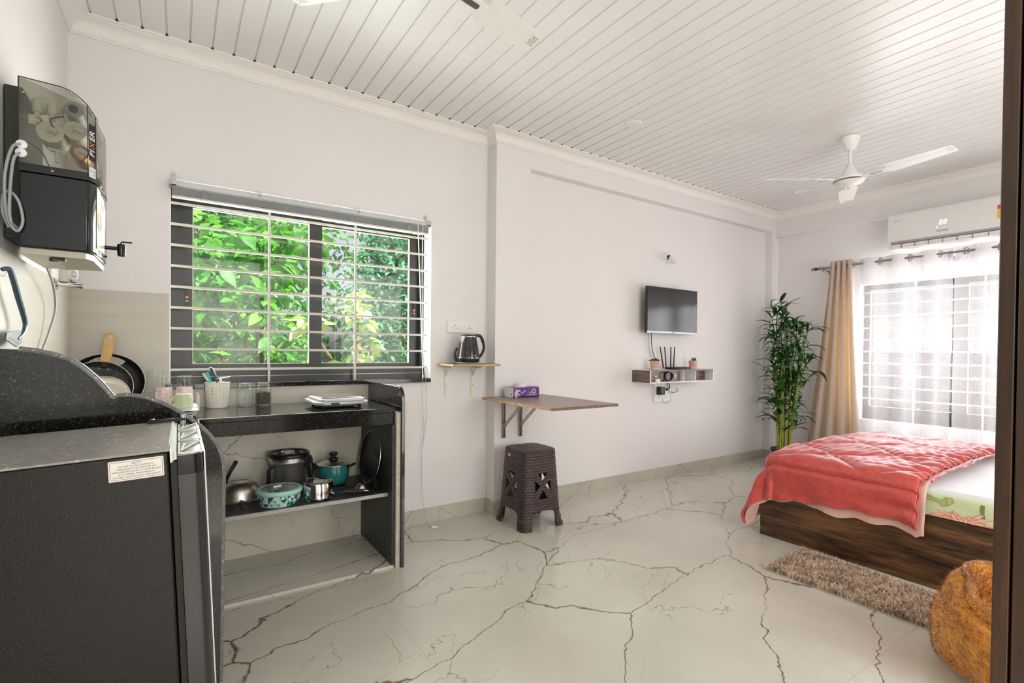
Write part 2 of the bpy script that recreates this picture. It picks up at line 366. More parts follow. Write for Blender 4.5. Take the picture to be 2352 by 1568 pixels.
# ------------------------------------------------------------------ mesh helpers
class MB:
    def __init__(s): s.v = []; s.f = []; s.m = []; s.uv = {}
    def add(s, verts, faces, mi=0, T=None):
        o = len(s.v)
        for p in verts:
            p = Vector(p)
            if T is not None: p = T @ p
            s.v.append(p)
        for f in faces: s.f.append([i + o for i in f]); s.m.append(mi)
        return s
    def box(s, x0, x1, y0, y1, z0, z1, mi=0, T=None):
        v = [(x, y, z) for z in (z0, z1) for y in (y0, y1) for x in (x0, x1)]
        return s.add(v, [(0, 2, 3, 1), (4, 5, 7, 6), (0, 1, 5, 4), (2, 6, 7, 3), (0, 4, 6, 2), (1, 3, 7, 5)], mi, T)
    def lathe(s, prof, c=(0, 0, 0), n=32, mi=0, T=None, sx=1, sy=1, cap=True):
        v = []; f = []
        for r, z in prof:
            for k in range(n):
                a = 2 * pi * k / n; v.append((c[0] + sx * r * cos(a), c[1] + sy * r * sin(a), c[2] + z))
        for i in range(len(prof) - 1):
            for k in range(n):
                a, b_ = i * n + k, i * n + (k + 1) % n; f.append((a, b_, b_ + n, a + n))
        if cap:
            if prof[0][0] > 1e-5: f.append(tuple(range(n - 1, -1, -1)))
            if prof[-1][0] > 1e-5: f.append(tuple(range((len(prof) - 1) * n, len(prof) * n)))
        return s.add(v, f, mi, T)
    def cyl(s, a, b_, r, n=16, mi=0, r2=None, T=None):
        return s.tube([a, b_], [r, r if r2 is None else r2], n, mi, T)
    def tube(s, pts, rad, n=8, mi=0, T=None, closed=False):
        pts = [Vector(p) for p in pts]; N = len(pts)
        if not isinstance(rad, (list, tuple)): rad = [rad] * N
        v = []; f = []; up = None
        for i, p in enumerate(pts):
            a = pts[(i - 1) % N] if (closed or i > 0) else p; c = pts[(i + 1) % N] if (closed or i < N - 1) else p
            d = (c - a)
            d = d.normalized() if d.length > 1e-9 else Vector((0, 0, 1))
            if up is None: up = d.orthogonal().normalized()
            up = (up - d * up.dot(d)); up = up.normalized() if up.length > 1e-6 else d.orthogonal().normalized()
            q = d.cross(up)
            for k in range(n):
                t = 2 * pi * k / n; v.append(p + rad[i] * (cos(t) * up + sin(t) * q))
        for i in range(N - 1 + (1 if closed else 0)):
            j = (i + 1) % N
            for k in range(n):
                k2 = (k + 1) % n; f.append((i * n + k, i * n + k2, j * n + k2, j * n + k))
        if not closed: f.append(tuple(range(n - 1, -1, -1))); f.append(tuple(range((N - 1) * n, N * n)))
        return s.add(v, f, mi, T)
    def prism(s, poly, h0, h1, axis='z', mi=0, T=None):
        """polygon (a,b) extruded along axis from h0 to h1"""
        n = len(poly); mp = {'z': lambda a, b_, h: (a, b_, h), 'y': lambda a, b_, h: (a, h, b_), 'x': lambda a, b_, h: (h, a, b_)}[axis]
        v = [mp(a, b_, h0) for a, b_ in poly] + [mp(a, b_, h1) for a, b_ in poly]
        f = [tuple(range(n - 1, -1, -1)), tuple(range(n, 2 * n))] + [(i, (i + 1) % n, n + (i + 1) % n, n + i) for i in range(n)]
        return s.add(v, f, mi, T)
    def grid(s, fn, nu, nv, mi=0, uvfn=None, T=None, skip=None, wrap=False):
        o = len(s.v); v = []; f = []
        for j in range(nv + 1):
            for i in range(nu if wrap else nu + 1): v.append(fn(i / nu, j / nv))
        w = nu if wrap else nu + 1
        for j in range(nv):
            for i in range(nu):
                if skip and skip((i + .5) / nu, (j + .5) / nv): continue
                f.append((j * w + i, j * w + (i + 1) % w, (j + 1) * w + (i + 1) % w, (j + 1) * w + i))
        s.add(v, f, mi, T)
        if uvfn:
            for j in range(nv + 1):
                for i in range(w): s.uv[o + j * w + i] = uvfn(i / nu, j / nv)
        return s
    def sphere(s, c, r, n=16, mi=0, sz=1, T=None):
        m_ = n // 2
        return s.lathe([(max(1e-6, r * sin(pi * i / m_)), -r * sz * cos(pi * i / m_)) for i in range(m_ + 1)], c, n, mi, T, cap=False)
    def text(s, body, T, size=.02, ext=.0004, mi=0, shear=0, spacing=1, align='CENTER'):
        cu = bpy.data.curves.new('t', 'FONT'); cu.body = body; cu.size = size; cu.extrude = ext; cu.align_x = align; cu.align_y = 'CENTER'; cu.shear = shear; cu.space_character = spacing; cu.resolution_u = 3
        o = bpy.data.objects.new('t', cu); COL.objects.link(o)
        dg = bpy.context.evaluated_depsgraph_get(); me = bpy.data.meshes.new_from_object(o.evaluated_get(dg))
        s.add([v.co.copy() for v in me.vertices], [tuple(p.vertices) for p in me.polygons], mi, T)
        bpy.data.objects.remove(o); bpy.data.curves.remove(cu); bpy.data.meshes.remove(me)
        return s
    def build(s, name, mats, parent=None, smooth=True, ang=35, bevel=0, label=None, local=False, solid=0, subs=0):
        off = Vector((0, 0, 0))
        if parent is not None and not local:
            q = parent
            while q is not None: off += q.location; q = q.parent
        me = bpy.data.meshes.new(name)
        me.from_pydata([tuple(p - off) for p in s.v], [], s.f)
        if isinstance(mats, str): mats = [mats]
        for x in mats: me.materials.append(MATS[x])
        if len(mats) > 1: me.polygons.foreach_set('material_index', s.m)
        if s.uv:
            u = me.uv_layers.new(name='UVMap')
            for lp in me.loops: u.data[lp.index].uv = s.uv.get(lp.vertex_index, (0, 0))
        if smooth: me.shade_smooth(); me.set_sharp_from_angle(angle=R(ang))
        me.update()
        o = bpy.data.objects.new(name, me); COL.objects.link(o)
        if parent is not None: o.parent = parent
        if bevel:
            b = o.modifiers.new('b', 'BEVEL'); b.width = bevel; b.segments = 2; b.limit_method = 'ANGLE'; b.angle_limit = R(40)
        if solid:
            b = o.modifiers.new('s', 'SOLIDIFY'); b.thickness = solid; b.offset = 0
        if subs:
            b = o.modifiers.new('u', 'SUBSURF'); b.levels = subs; b.render_levels = subs
        if label: o['label'] = label
        return o
def tag(o, label, cat, group=None):
    o['label'] = label; o['category'] = cat
    if group: o['group'] = group
    return o
def thing(name, loc, label, cat, group=None):
    o = bpy.data.objects.new(name, None); COL.objects.link(o); o.location = loc; o.empty_display_size = .1
    return tag(o, label, cat, group)
def struct(o): o['kind'] = 'structure'; return o
def copy_tree(o, parent=None):
    c = o.copy(); COL.objects.link(c)
    if parent is not None: c.parent = parent
    for ch in list(o.children): copy_tree(ch, c)
    return c
def rbox_poly(x0, x1, y0, y1, r, n=5):
    out = []
    for cx, cy, a0 in ((x1 - r, y1 - r, 0), (x0 + r, y1 - r, 90), (x0 + r, y0 + r, 180), (x1 - r, y0 + r, 270)):
        for k in range(n + 1):
            a = R(a0 + 90 * k / n); out.append((cx + r * cos(a), cy + r * sin(a)))
    return out
def spline(pts, n=8):
    """Catmull-Rom through the points"""
    P = [Vector(p) for p in pts]; P = [2 * P[0] - P[1]] + P + [2 * P[-1] - P[-2]]; out = []
    for i in range(1, len(P) - 2):
        for k in range(n):
            t = k / n; a, b_, c, d = P[i - 1:i + 3]
            out.append(.5 * ((2 * b_) + (c - a) * t + (2 * a - 5 * b_ + 4 * c - d) * t * t + (3 * b_ - a - 3 * c + d) * t ** 3))
    out.append(P[-2]); return out
def XF(loc, x=(1, 0, 0), y=(0, 1, 0)):
    x = Vector(x).normalized(); y = Vector(y).normalized(); z = x.cross(y)
    m_ = Matrix((x, y, z)).transposed().to_4x4(); m_.translation = loc; return m_

# ------------------------------------------------------------------ the room
XL, XRT, YW, YF, ZC = -.408, 5.26, 2.935, -1.6, 2.555
YP, YR, PX0, PX1, BX = 2.83, 2.90, 1.755, 2.035, 5.20
WX0, WX1, WZ0, WZ1 = -.033, 1.336, .915, 1.915
b = MB()
b.box(XL - .2, WX0, YW, 3.135, -.1, 2.7); b.box(WX0, WX1, YW, 3.135, -.1, WZ0); b.box(WX0, WX1, YW, 3.135, WZ1, 2.7)
b.box(WX1, PX0, YW, 3.135, -.1, 2.7); b.box(PX0, PX1, YP, 3.135, -.1, 2.7); b.box(PX1, 5.14, YP, 3.135, 2.365, 2.7)
b.box(PX1, 5.14, YR, 3.135, -.1, 2.365); b.box(5.14, XRT + .2, YP, 3.135, -.1, 2.7)
struct(b.build('wall_back', 'wall_paint', smooth=False))
b = MB()
RY0, RY1, RZ0, RZ1 = .30, 2.067, .50, 1.743
b.box(XRT, XRT + .18, RY1, YP, -.1, 2.7); b.box(XRT, XRT + .18, YF, RY0, -.1, 2.7); b.box(XRT, XRT + .18, RY0, RY1, -.1, RZ0)
b.box(XRT, XRT + .18, RY0, RY1, RZ1, 2.7); b.box(BX, XRT, YF, YP, 2.31, 2.7)
struct(b.build('wall_right', 'wall_paint', smooth=False))
struct(MB().box(XL - .2, XL, YF - .2, YW, -.1, 2.7).build('wall_left', 'wall_paint', smooth=False))
b = MB()
b.box(XL - .2, -.1, YF - .15, YF, -.1, 2.7); b.box(3.1, XRT + .18, YF - .15, YF, -.1, 2.7); b.box(-.1, 3.1, YF - .15, YF, -.1, .35); b.box(-.1, 3.1, YF - .15, YF, 2.35, 2.7)
struct(b.build('wall_front', 'wall_paint', smooth=False))
struct(MB().box(XL - .2, XRT + .2, YF - .2, 3.135, -.12, 0).build('floor', 'floor_marble', smooth=False))
# rear opening: frame, mullion and bars
b = MB()
for x0, x1 in ((-.1, -.04), (.95, 1.03), (2.0, 2.08), (3.04, 3.1)): b.box(x0, x1, YF - .1, YF - .04, .35, 2.35)
b.box(-.1, 3.1, YF - .1, YF - .04, .35, .41); b.box(-.1, 3.1, YF - .1, YF - .04, 2.29, 2.35)
w3 = struct(b.build('window_3', 'window_dark', smooth=False))

# ceiling: interlocking boards running away from the camera, a groove every 91.5 mm
b = MB(); P = .0915; x = -.33 - P * 1
prof = []
x0g = .4110 - 9 * P
k = 0
xx = x0g
pts = [(XL - .2, ZC)]
while xx < XRT + .2:
    pts += [(xx - .0045, ZC), (xx - .003, ZC + .006), (xx + .0022, ZC + .006), (xx + .0032, ZC - .0012), (xx + .0075, ZC - .0012), (xx + .009, ZC)]
    xx += P
pts = [p for p in pts if p[0] < XRT + .19] + [(XRT + .2, ZC)]
n_ = len(pts)
b.add([(p[0], YF - .2, p[1]) for p in pts] + [(p[0], 3.0, p[1]) for p in pts], [(i, i + n_, i + n_ + 1, i + 1) for i in range(n_ - 1)])
b.box(XL - .2, XRT + .2, YF - .2, 3.135, ZC + .05, 2.75)
# the dark open ends of the grooves where the boards meet the moulding
xx = x0g
while xx < 5.19:
    if xx > XL + .09:
        ye = (YW if xx < PX0 - .05 else YP) - .0805
        b.box(xx - .0075, xx + .006, ye - .006, ye + .01, ZC - .0022, ZC + .004, 1)
    xx += P
struct(b.build('ceiling', ['pvc_ceiling', 'gap_dark'], smooth=False))

# crown moulding swept round the room
prof = [(0, -.072), (.010, -.072), (.013, -.066), (.012, -.063), (.017, -.061), (.020, -.055), (.021, -.050), (.027, -.035), (.038, -.022), (.054, -.014), (.062, -.012), (.063, -.009), (.070, -.007), (.078, -.004), (.080, .002), (0, .002)]
def sweep(path, prof, z, name, m):
    d = [((Vector(path[i + 1]) - Vector(path[i])).normalized()) for i in range(len(path) - 1)]
    nn = [Vector((q.y, -q.x)) for q in d]; b = MB(); v = []; f = []
    for i, p in enumerate(path):
        if i == 0: t = nn[0]
        elif i == len(path) - 1: t = nn[-1]
        else: t = (nn[i - 1] + nn[i]); t = t / (1 + nn[i - 1].dot(nn[i]))
        for a, h in prof: v.append((p[0] + t.x * a, p[1] + t.y * a, z + h))
    k = len(prof)
    for i in range(len(path) - 1):
        for j in range(k): f.append((i * k + j, i * k + (j + 1) % k, (i + 1) * k + (j + 1) % k, (i + 1) * k + j))
    f.append(tuple(range(k))); f.append(tuple(range((len(path) - 1) * k, len(path) * k)))
    return struct(b.add(v, f).build(name, m, ang=28))
sweep([(XL, YF), (XL, YW), (PX0, YW), (PX0, YP), (BX, YP), (BX, YF)], prof, ZC - .002, 'trim_1', 'crown_white')
bp = [(0, 0), (.010, 0), (.010, .092), (0, .092)]
sweep([(.952, YW), (PX0, YW), (PX0, YP), (PX1, YP), (PX1, YR), (5.14, YR), (5.14, YP), (XRT, YP), (XRT, YF)], bp, 0, 'baseboard_back', 'skirting_marble')
# tiled splashback on the left wall and beside / under the window
b = MB()
b.box(XL, WX0 - .004, YW - .012, YW, .80, 1.358); b.box(WX0 - .004, .932, YW - .012, YW, .80, .897)
b.box(XL, XL + .012, YF, YW - .012, .0, 1.362)
struct(b.build('trim_2', 'beige_tile', smooth=False))
# veined slab behind and the raised plinth under the worktop
struct(MB().box(XL + .012, .905, YW - .014, YW, .0, .72).build('trim_3', 'wall_marble', smooth=False))
struct(MB().box(XL + .012, .905, 2.41, YW - .014, .0, .012).build('trim_4', 'floor_marble', smooth=False))

# ------------------------------------------------------------------ kitchen window
win = struct(bpy.data.objects.new('window_1', None)); COL.objects.link(win)
b = MB(); y0, y1 = 3.05, 3.11
b.box(WX0, WX0 + .036, y0, y1, WZ0 + .006, WZ1); b.box(WX1 - .022, WX1, y0, y1, WZ0 + .006, WZ1); b.box(WX0, WX1, y0, y1, WZ1 - .05, WZ1); b.box(WX0, WX1, y0 - .02, y1, WZ0 + .0065, WZ0 + .066)
b.box(WX0, WX1, y0 - .0215, y0 - .02, WZ0 + .035, WZ0 + .037, 1)
b.build('window_frame', ['window_dark', 'nickel'], win, smooth=False)
def sash(x0, x1, z0, z1, y, sl, sr):
    b = MB(); b.box(x0, x0 + sl, y, y + .022, z0, z1); b.box(x1 - sr, x1, y, y + .022, z0, z1)
    b.box(x0 + sl, x1 - sr, y, y + .022, z0, z0 + .038); b.box(x0 + sl, x1 - sr, y, y + .022, z1 - .035, z1)
    for q in (x0 + sl - .002, x1 - sr - .001): b.box(q, q + .003, y - .0015, y, z0 + .036, z1 - .034, 1)
    b.box(x0 + sl, x1 - sr, y - .0015, y, z0 + .0365, z0 + .0395, 1); b.box(x0 + sl, x1 - sr, y - .0015, y, z1 - .037, z1 - .034, 1)
    o = b.build('sash', ['window_dark', 'painted_bar'], win, smooth=False)
    MB().box(x0 + sl, x1 - sr, y + .009, y + .013, z0 + .038, z1 - .035).build('pane', 'window_glass', o, smooth=False)
    return o
s1 = sash(.0, .70, .978, 1.855, 3.062, .062, .072)
s2 = sash(.655, 1.322, .978, 1.855, 3.086, .045, .072)
for o_, x_, y_ in ((s1, .036, 3.062), (s2, 1.285, 3.086)):
    b = MB(); b.prism(rbox_poly(x_ - .010, x_ + .010, 1.31, 1.44, .009), y_ - .004, y_, 'y'); b.box(x_ - .005, x_ + .005, y_ - .012, y_ - .004, 1.37, 1.42)
    b.box(x_ - .006, x_ + .006, y_ - .0048, y_ - .004, 1.352, 1.364, 1); b.box(x_ - .006, x_ + .006, y_ - .0048, y_ - .004, 1.336, 1.340, 2)
    b.build('latch', ['black_plastic', 'orange_ink', 'white_plastic'], o_, smooth=False)
MB().prism([(WX0 - .02, 2.905), (1.328, 2.905), (1.328, 2.935), (WX1, 2.936), (WX1, 3.05), (WX0, 3.05), (WX0, 2.936), (WX0 - .02, 2.936)], .897, .921).build('window_sill', 'granite', win, bevel=.002)

g = thing('window_grille', (.65, 3.0, .93), 'cream painted steel bar grille across the dark kitchen window', 'window grille')
for k in range(9):
    zl = 1.8165 - k * .1035
    MB().box(WX0 + .001, WX1 - .001, 2.998, 3.004, zl - .006, zl + .006).build('bar', 'painted_bar', g, smooth=False)
for xv in (.410, .875): MB().box(xv - .006, xv + .006, 2.992, 2.998, .921, 1.86).build('bar', 'painted_bar', g, smooth=False)

bl = thing('venetian_blind', (.65, 2.9, 1.87), 'grey metal venetian blind drawn fully up above the kitchen window', 'blind')
b = MB(); b.box(-.036, 1.308, 2.885, 2.925, 1.874, 1.899); b.box(-.036, 1.308, 2.883, 2.887, 1.871, 1.876); b.box(-.04, -.030, 2.883, 2.927, 1.868, 1.902, 1); b.box(1.303, 1.311, 2.883, 2.927, 1.868, 1.902, 1)
b.build('headrail', ['headrail_grey', 'nickel'], bl, smooth=False)
b = MB()
for k in range(11): b.box(-.028, 1.296, 2.888, 2.922, 1.8315 + k * .0031, 1.8335 + k * .0031)
b.box(-.028, 1.296, 2.887, 2.923, 1.8665, 1.8685, 1)
b.build('slat_stack', ['grey_plastic', 'painted_bar'], bl, smooth=False)
MB().box(-.028, 1.298, 2.888, 2.922, 1.820, 1.829).build('bottom_rail', 'painted_bar', bl, smooth=False)
for xt in (.105, .468, .815, 1.166):
    b = MB(); m_ = 7
    pp = [(xt + .004 * sin(q * 2.1), 2.884 - .004 * (q % 2), 1.872 - q * .0078) for q in range(m_ + 1)]
    b.tube([(x_ - .006, y_, z_) for x_, y_, z_ in pp], .0018, 5); b.tube([(x_ + .007, y_, z_) for x_, y_, z_ in pp], .0018, 5)
    for q in range(m_): b.tube([(pp[q][0] - .006, pp[q][1], pp[q][2]), (pp[q + 1][0] + .007, pp[q + 1][1], pp[q + 1][2])], .0015, 5)
    b.build('ladder_tape', 'clear_plastic', bl)
for xb in (-.020, 1.292):
    b = MB(); b.box(xb - .009, xb + .009, 2.926, 2.934, 1.875, 1.945); b.box(xb - .009, xb + .009, 2.880, 2.934, 1.872, 1.876)
    b.box(xb - .009, xb + .009, 2.880, 2.883, 1.872, 1.905); b.cyl((xb, 2.926, 1.932), (xb, 2.923, 1.932), .003, 8, 1); b.cyl((xb, 2.880, 1.895), (xb, 2.877, 1.895), .003, 8, 1)
    b.build('bracket', ['headrail_grey', 'nickel'], bl, smooth=False)
for xb in (.345, .855):
    b = MB(); b.prism(rbox_poly(xb - .016, xb + .016, 1.895, 1.915, .008), 2.900, 2.934, 'y'); b.box(xb - .012, xb + .030, 2.925, 2.934, 1.900, 1.908); b.cyl((xb + .004, 2.885, 1.888), (xb + .004, 2.879, 1.888), .007, 12)
    b.build('clip', 'clear_plastic', bl)
b = MB()
b.tube(spline([(1.222, 2.884, 1.872), (1.232, 2.886, 1.70), (1.243, 2.886, 1.45), (1.255, 2.884, 1.15), (1.262, 2.882, .94)], 5), .0032, 6)
b.tube(spline([(1.256, 2.884, 1.872), (1.254, 2.886, 1.60), (1.262, 2.886, 1.20), (1.276, 2.884, .98), (1.281, 2.882, .93)], 5), .0022, 6)
b.cyl((1.262, 2.882, .945), (1.262, 2.882, .925), .005, 8)
b.build('cord', 'white_plastic', bl)
b = MB()
b.tube(spline([(1.262, 2.882, .93), (1.268, 2.9, .75), (1.285, 2.91, .60), (1.272, 2.91, .47), (1.272, 2.912, .26)], 5), .0011, 5)
b.tube(spline([(1.281, 2.882, .93), (1.295, 2.9, .72), (1.292, 2.91, .60), (1.272, 2.91, .47)], 5), .0011, 5)
b.tube(spline([(1.272, 2.912, .26), (1.285, 2.905, .12), (1.30, 2.88, .012), (1.31, 2.81, .004)], 5), .0011, 5)
b.build('draw_string', 'grey_plastic', bl)
MB().cyl((1.30, 2.815, .007), (1.335, 2.80, .007), .007, 10, r2=.005).build('tassel', 'white_plastic', bl)

# ------------------------------------------------------------------ right hand window behind the sheers
win = struct(bpy.data.objects.new('window_2', None)); COL.objects.link(win)
b = MB(); x0, x1 = 5.36, 5.42
b.box(x0, x1, RY0, RY0 + .05, RZ0, RZ1); b.box(x0, x1, RY1 - .05, RY1, RZ0, RZ1); b.box(x0, x1, RY0, RY1, RZ1 - .05, RZ1); b.box(x0, x1, RY0, RY1, RZ0, RZ0 + .12)
b.box(x0, x1, 1.32, 1.42, RZ0, RZ1)
b.build('window_frame', 'window_dark', win, smooth=False)
MB().box(5.385, 5.39, RY0 + .05, 1.32, RZ0 + .12, RZ1 - .05).build('pane', 'window_glass', win, smooth=False)
MB().box(5.385, 5.39, 1.42, RY1 - .05, RZ0 + .12, RZ1 - .05).build('pane', 'window_glass', win, smooth=False)
g = thing('window_grille', (5.31, 1.18, .5), 'white bar grille over the bedroom window, seen faintly behind the sheer curtains', 'window grille')
for k in range(10): MB().box(5.305, 5.311, RY0 + .001, RY1 - .001, 1.667 - k * .108 - .006, 1.667 - k * .108 + .006).build('bar', 'painted_bar', g, smooth=False)
for yv in (.75, 1.21, 1.66): MB().box(5.311, 5.317, yv - .006, yv + .006, RZ0 + .001, RZ1 - .001).build('bar', 'painted_bar', g, smooth=False)

# ------------------------------------------------------------------ outside
def leaves(b, n, vol, L, wr=.42, mi=0, droop=.5, dens=None):
    for _ in range(n):
        p = vol()
        if p is None: continue
        l = L * random.uniform(.6, 1.25); w = l * wr
        a = random.uniform(0, 2 * pi); d = Vector((cos(a), sin(a), -droop + random.uniform(-.5, .7))).normalized()
        s_ = d.cross(Vector((random.uniform(-.6, .6), random.uniform(-.6, .6), 1))).normalized(); nn = s_.cross(d)
        p = Vector(p); v = [p]; f = []; bend = random.uniform(.05, .30)
        st = ((.15, .55), (.38, 1.0), (.62, .86), (.84, .42))
        for q, ww in st:
            c_ = p + d * l * q + nn * (-bend * l * q * q)
            v += [c_ + s_ * w * .5 * ww + nn * l * .05 * ww, c_, c_ - s_ * w * .5 * ww + nn * l * .05 * ww]
        v.append(p + d * l - nn * bend * l); f += [(0, 1, 2), (0, 2, 3)]
        for k in range(3): a0 = 1 + k * 3; f += [(a0, a0 + 3, a0 + 4, a0 + 1), (a0 + 1, a0 + 4, a0 + 5, a0 + 2)]
        f += [(10, 13, 11), (11, 13, 12)]
        b.add(v, f, mi)
def ell(c, r):
    def f():
        while True:
            q = Vector([random.uniform(-1, 1) for _ in range(3)])
            if .25 < q.length < 1: return (c[0] + q.x * r[0], c[1] + q.y * r[1], c[2] + q.z * r[2])
    return f
def tree(label, base, lean, crowns, n, L, leaf, cat='tree', wr=.42, group=None):
    t = thing('garden_tree', base, label, cat, group)
    b = MB(); top = Vector(lean)
    b.tube(spline([base, (Vector(base) * .5 + top * .5) + Vector((.05, 0, 0)), top], 6), [.06 - .035 * i / 12 for i in range(13)], 8)
    for c, r in crowns:
        b.tube([Vector(base) * .4 + top * .6, c], [.025, .008], 6)
    b.build('trunk', 'bark', t)
    b = MB()
    for i, (c, r) in enumerate(crowns): leaves(b, int(n[i] if isinstance(n, (list, tuple)) else n / len(crowns)), ell(c, r), L, wr)
    b.build('foliage', leaf, t, ang=180)
    return t
tree('broad-leaved green tree close outside the left pane of the kitchen window', (.55, 5.0, -.4), (.60, 5.1, 1.6), [((.35, 4.9, 1.75), (.60, .5, .55)), ((.50, 5.2, 1.15), (.62, .5, .5)), ((-.15, 5.3, 1.4), (.5, .5, .7)), ((.8, 5.1, 2.1), (.4, .5, .4))], 1500, .155, 'leaf_tree', wr=.5)
tree('young tree with sunlight painted into its pale yellow-green leaves at the middle of the kitchen window', (1.42, 4.7, -.4), (1.40, 4.75, 1.3), [((1.40, 4.7, 1.48), (.16, .16, .20)), ((1.50, 4.7, 1.05), (.15, .15, .16)), ((.92, 4.55, 1.33), (.16, .12, .08)), ((1.15, 4.6, .93), (.2, .15, .07))], [40, 46, 18, 26], .15, 'leaf_sunlit', wr=.45)
tree('dense small-leaved tree in the background behind the left pane', (.4, 7.8, -.5), (.4, 7.8, 2.2), [((.35, 7.9, 1.4), (1.45, .6, 1.9)), ((.1, 8.0, 2.6), (1.4, .6, 1.0))], 9500, .13, 'leaf_back')
tree('dense bluish-green tree in the background behind the right pane', (2.9, 7.6, -.5), (2.9, 7.6, 2.2), [((3.2, 7.6, 1.6), (1.25, .5, 1.9)), ((3.6, 8.0, 2.5), (1.2, .6, 1.2))], 9500, .13, 'leaf_back_blue')
b = MB(); leaves(b, 7000, lambda: (random.uniform(-2, 6), random.uniform(8.9, 9.5), random.uniform(-.5, 4.6)), .2)
tag(b.build('hedge', 'leaf_back', smooth=False), 'tall green hedge closing the garden behind the trees', 'hedge')
struct(MB().box(-12, 16, 3.2, 22, -.6, -.5).build('ground', 'masonry_out', smooth=False))
nb = thing('neighbour_house', (9.6, .8, -.5), 'pale building across from the bedroom window', 'building')
MB().box(9.0, 11, -4.5, 6.0, -.5, 1.15).build('wall', 'masonry_out', nb, smooth=False)
b = MB(); b.prism([(8.8, 1.15), (11.2, 1.15), (10, 1.7)], -4.7, 6.2, 'y'); b.build('roof', 'masonry_out', nb, smooth=False)

# ------------------------------------------------------------------ kitchen counter
kc = thing('kitchen_counter', (.25, 2.6, 0), 'built-in L-shaped black granite counter with one open shelf below the window', 'counter')
b = MB()
b.prism([(XL + .013, 1.841), (.070, 1.841), (.070, 2.42), (.914, 2.42), (.914, 2.92), (XL + .013, 2.92)], .783, .805)
b.build('worktop', 'granite', kc, bevel=.003)
b = MB(); b.box(.070, .912, 2.424, 2.444, .724, .783); b.box(.048, .069, 1.842, 2.442, .724, .783)
b.build('apron', 'granite', kc, bevel=.001)
MB().box(.894, .910, 2.412, 2.92, .0, .722).build('side_panel', 'rough_slate', kc, smooth=False)
MB().box(.0545, .069, 1.843, 2.442, .0, .722).build('side_panel', 'rough_slate', kc, smooth=False)
MB().box(.911, .932, 2.398, 2.92, .0, .782).build('mortar_strip', 'mortar_cream', kc, smooth=False)
poly = [(2.385, 0), (2.92, 0), (2.92, .908), (2.52, .914)] + [(2.455 + .065 * cos(R(a)) * 1.0 - .0, .85 + .064 * sin(R(a))) for a in range(70, 181, 11)] + [(2.385, .83)]
MB().prism(poly, .933, .951, 'x').build('end_slab', 'granite', kc, bevel=.002)
b = MB(); b.box(.070, .893, 2.478, 2.92, .352, .3645); b.box(.070, .8925, 2.470, 2.4778, .3485, .3655, 1)
b.build('shelf', ['rough_slate', 'worn_slab_edge'], kc, smooth=False)
ZSH, ZCT = .3650, .8052

# wavy granite divider standing between refrigerator and counter
gp = thing('granite_divider', (-.15, 1.83, 0), 'upright polished black granite divider with wavy top edge behind the refrigerator', 'divider')
top = [(-.394, 1.092), (-.35, 1.090), (-.32, 1.086), (-.285, 1.077), (-.25, 1.063), (-.222, 1.041), (-.195, 1.011), (-.174, .982), (-.155, .953), (-.140, .958), (-.125, .9585), (-.10, .955), (-.074, .947), (-.04, .931), (-.011, .912), (.012, .895), (.034, .875), (.06, .851), (.082, .823), (.099, .795), (.109, .768), (.116, .735), (.118, .700), (.116, .5), (.114, .25), (.112, .0)]
pl = [(XL + .013, 0)] + [(XL + .013, 1.092)] + top
b = MB(); n_ = len(pl)
b.add([(x_, 1.818, z_) for x_, z_ in pl] + [(x_, 1.838, z_) for x_, z_ in pl], [tuple(range(n_)), tuple(range(2 * n_ - 1, n_ - 1, -1))])
b.add([(x_, y_, z_) for y_ in (1.818, 1.838) for x_, z_ in pl], [(i, n_ + i, n_ + (i + 1) % n_, (i + 1) % n_) for i in range(n_)], 1)
b.build('slab', ['granite', 'granite_edge'], gp, smooth=False)
b = MB(); b.tube([(x_ - .0015, 1.828, z_ - .0015) for x_, z_ in top[1:-1]] + [(.1105, 1.828, .004)], .0104, 10); b.build('polished_edge', 'divider_edge', gp)

# ------------------------------------------------------------------ refrigerator (leans back a little on its rear feet)
fr = thing('refrigerator', (-.2, 1.43, 0), 'black textured refrigerator seen from its side, with a white notice sticker', 'refrigerator')
b = MB(); b.box(-.385, .022, 1.20, 1.664, .03, .884); b.build('body', 'fridge_side', fr, bevel=.004)
b = MB(); b.box(-.382, .024, 1.1995, 1.6645, .8842, .8885); b.build('top_panel', 'fridge_top', fr, bevel=.001)
b = MB(); b.box(.0245, .0285, 1.198, 1.664, .862, .8895); b.box(.0285, .0315, 1.204, 1.66, .864, .885); b.box(.0315, .0355, 1.2, 1.662, .866, .8815)
b.box(.0245, .0355, 1.206, 1.66, .05, .8615, 1)
b.build('gasket', ['gasket', 'rubber_black'], fr, smooth=False)
b = MB(); pl = [(.0365, 1.200), (.064, 1.200), (.074, 1.203), (.080, 1.212), (.082, 1.225), (.082, 1.64), (.078, 1.655), (.0365, 1.665)]
b.prism(pl, .05, .834); b.prism([(p[0] - (.0 if p[0] < .05 else .001), p[1]) for p in pl], .8345, .872, mi=1)
d_ = b.build('door', ['fridge_door', 'black_gloss'], fr, ang=50)
b = MB(); b.box(.0823, .0850, 1.222, 1.65, .05, .872); b.build('trim_strip', 'headrail_grey', d_, smooth=False)
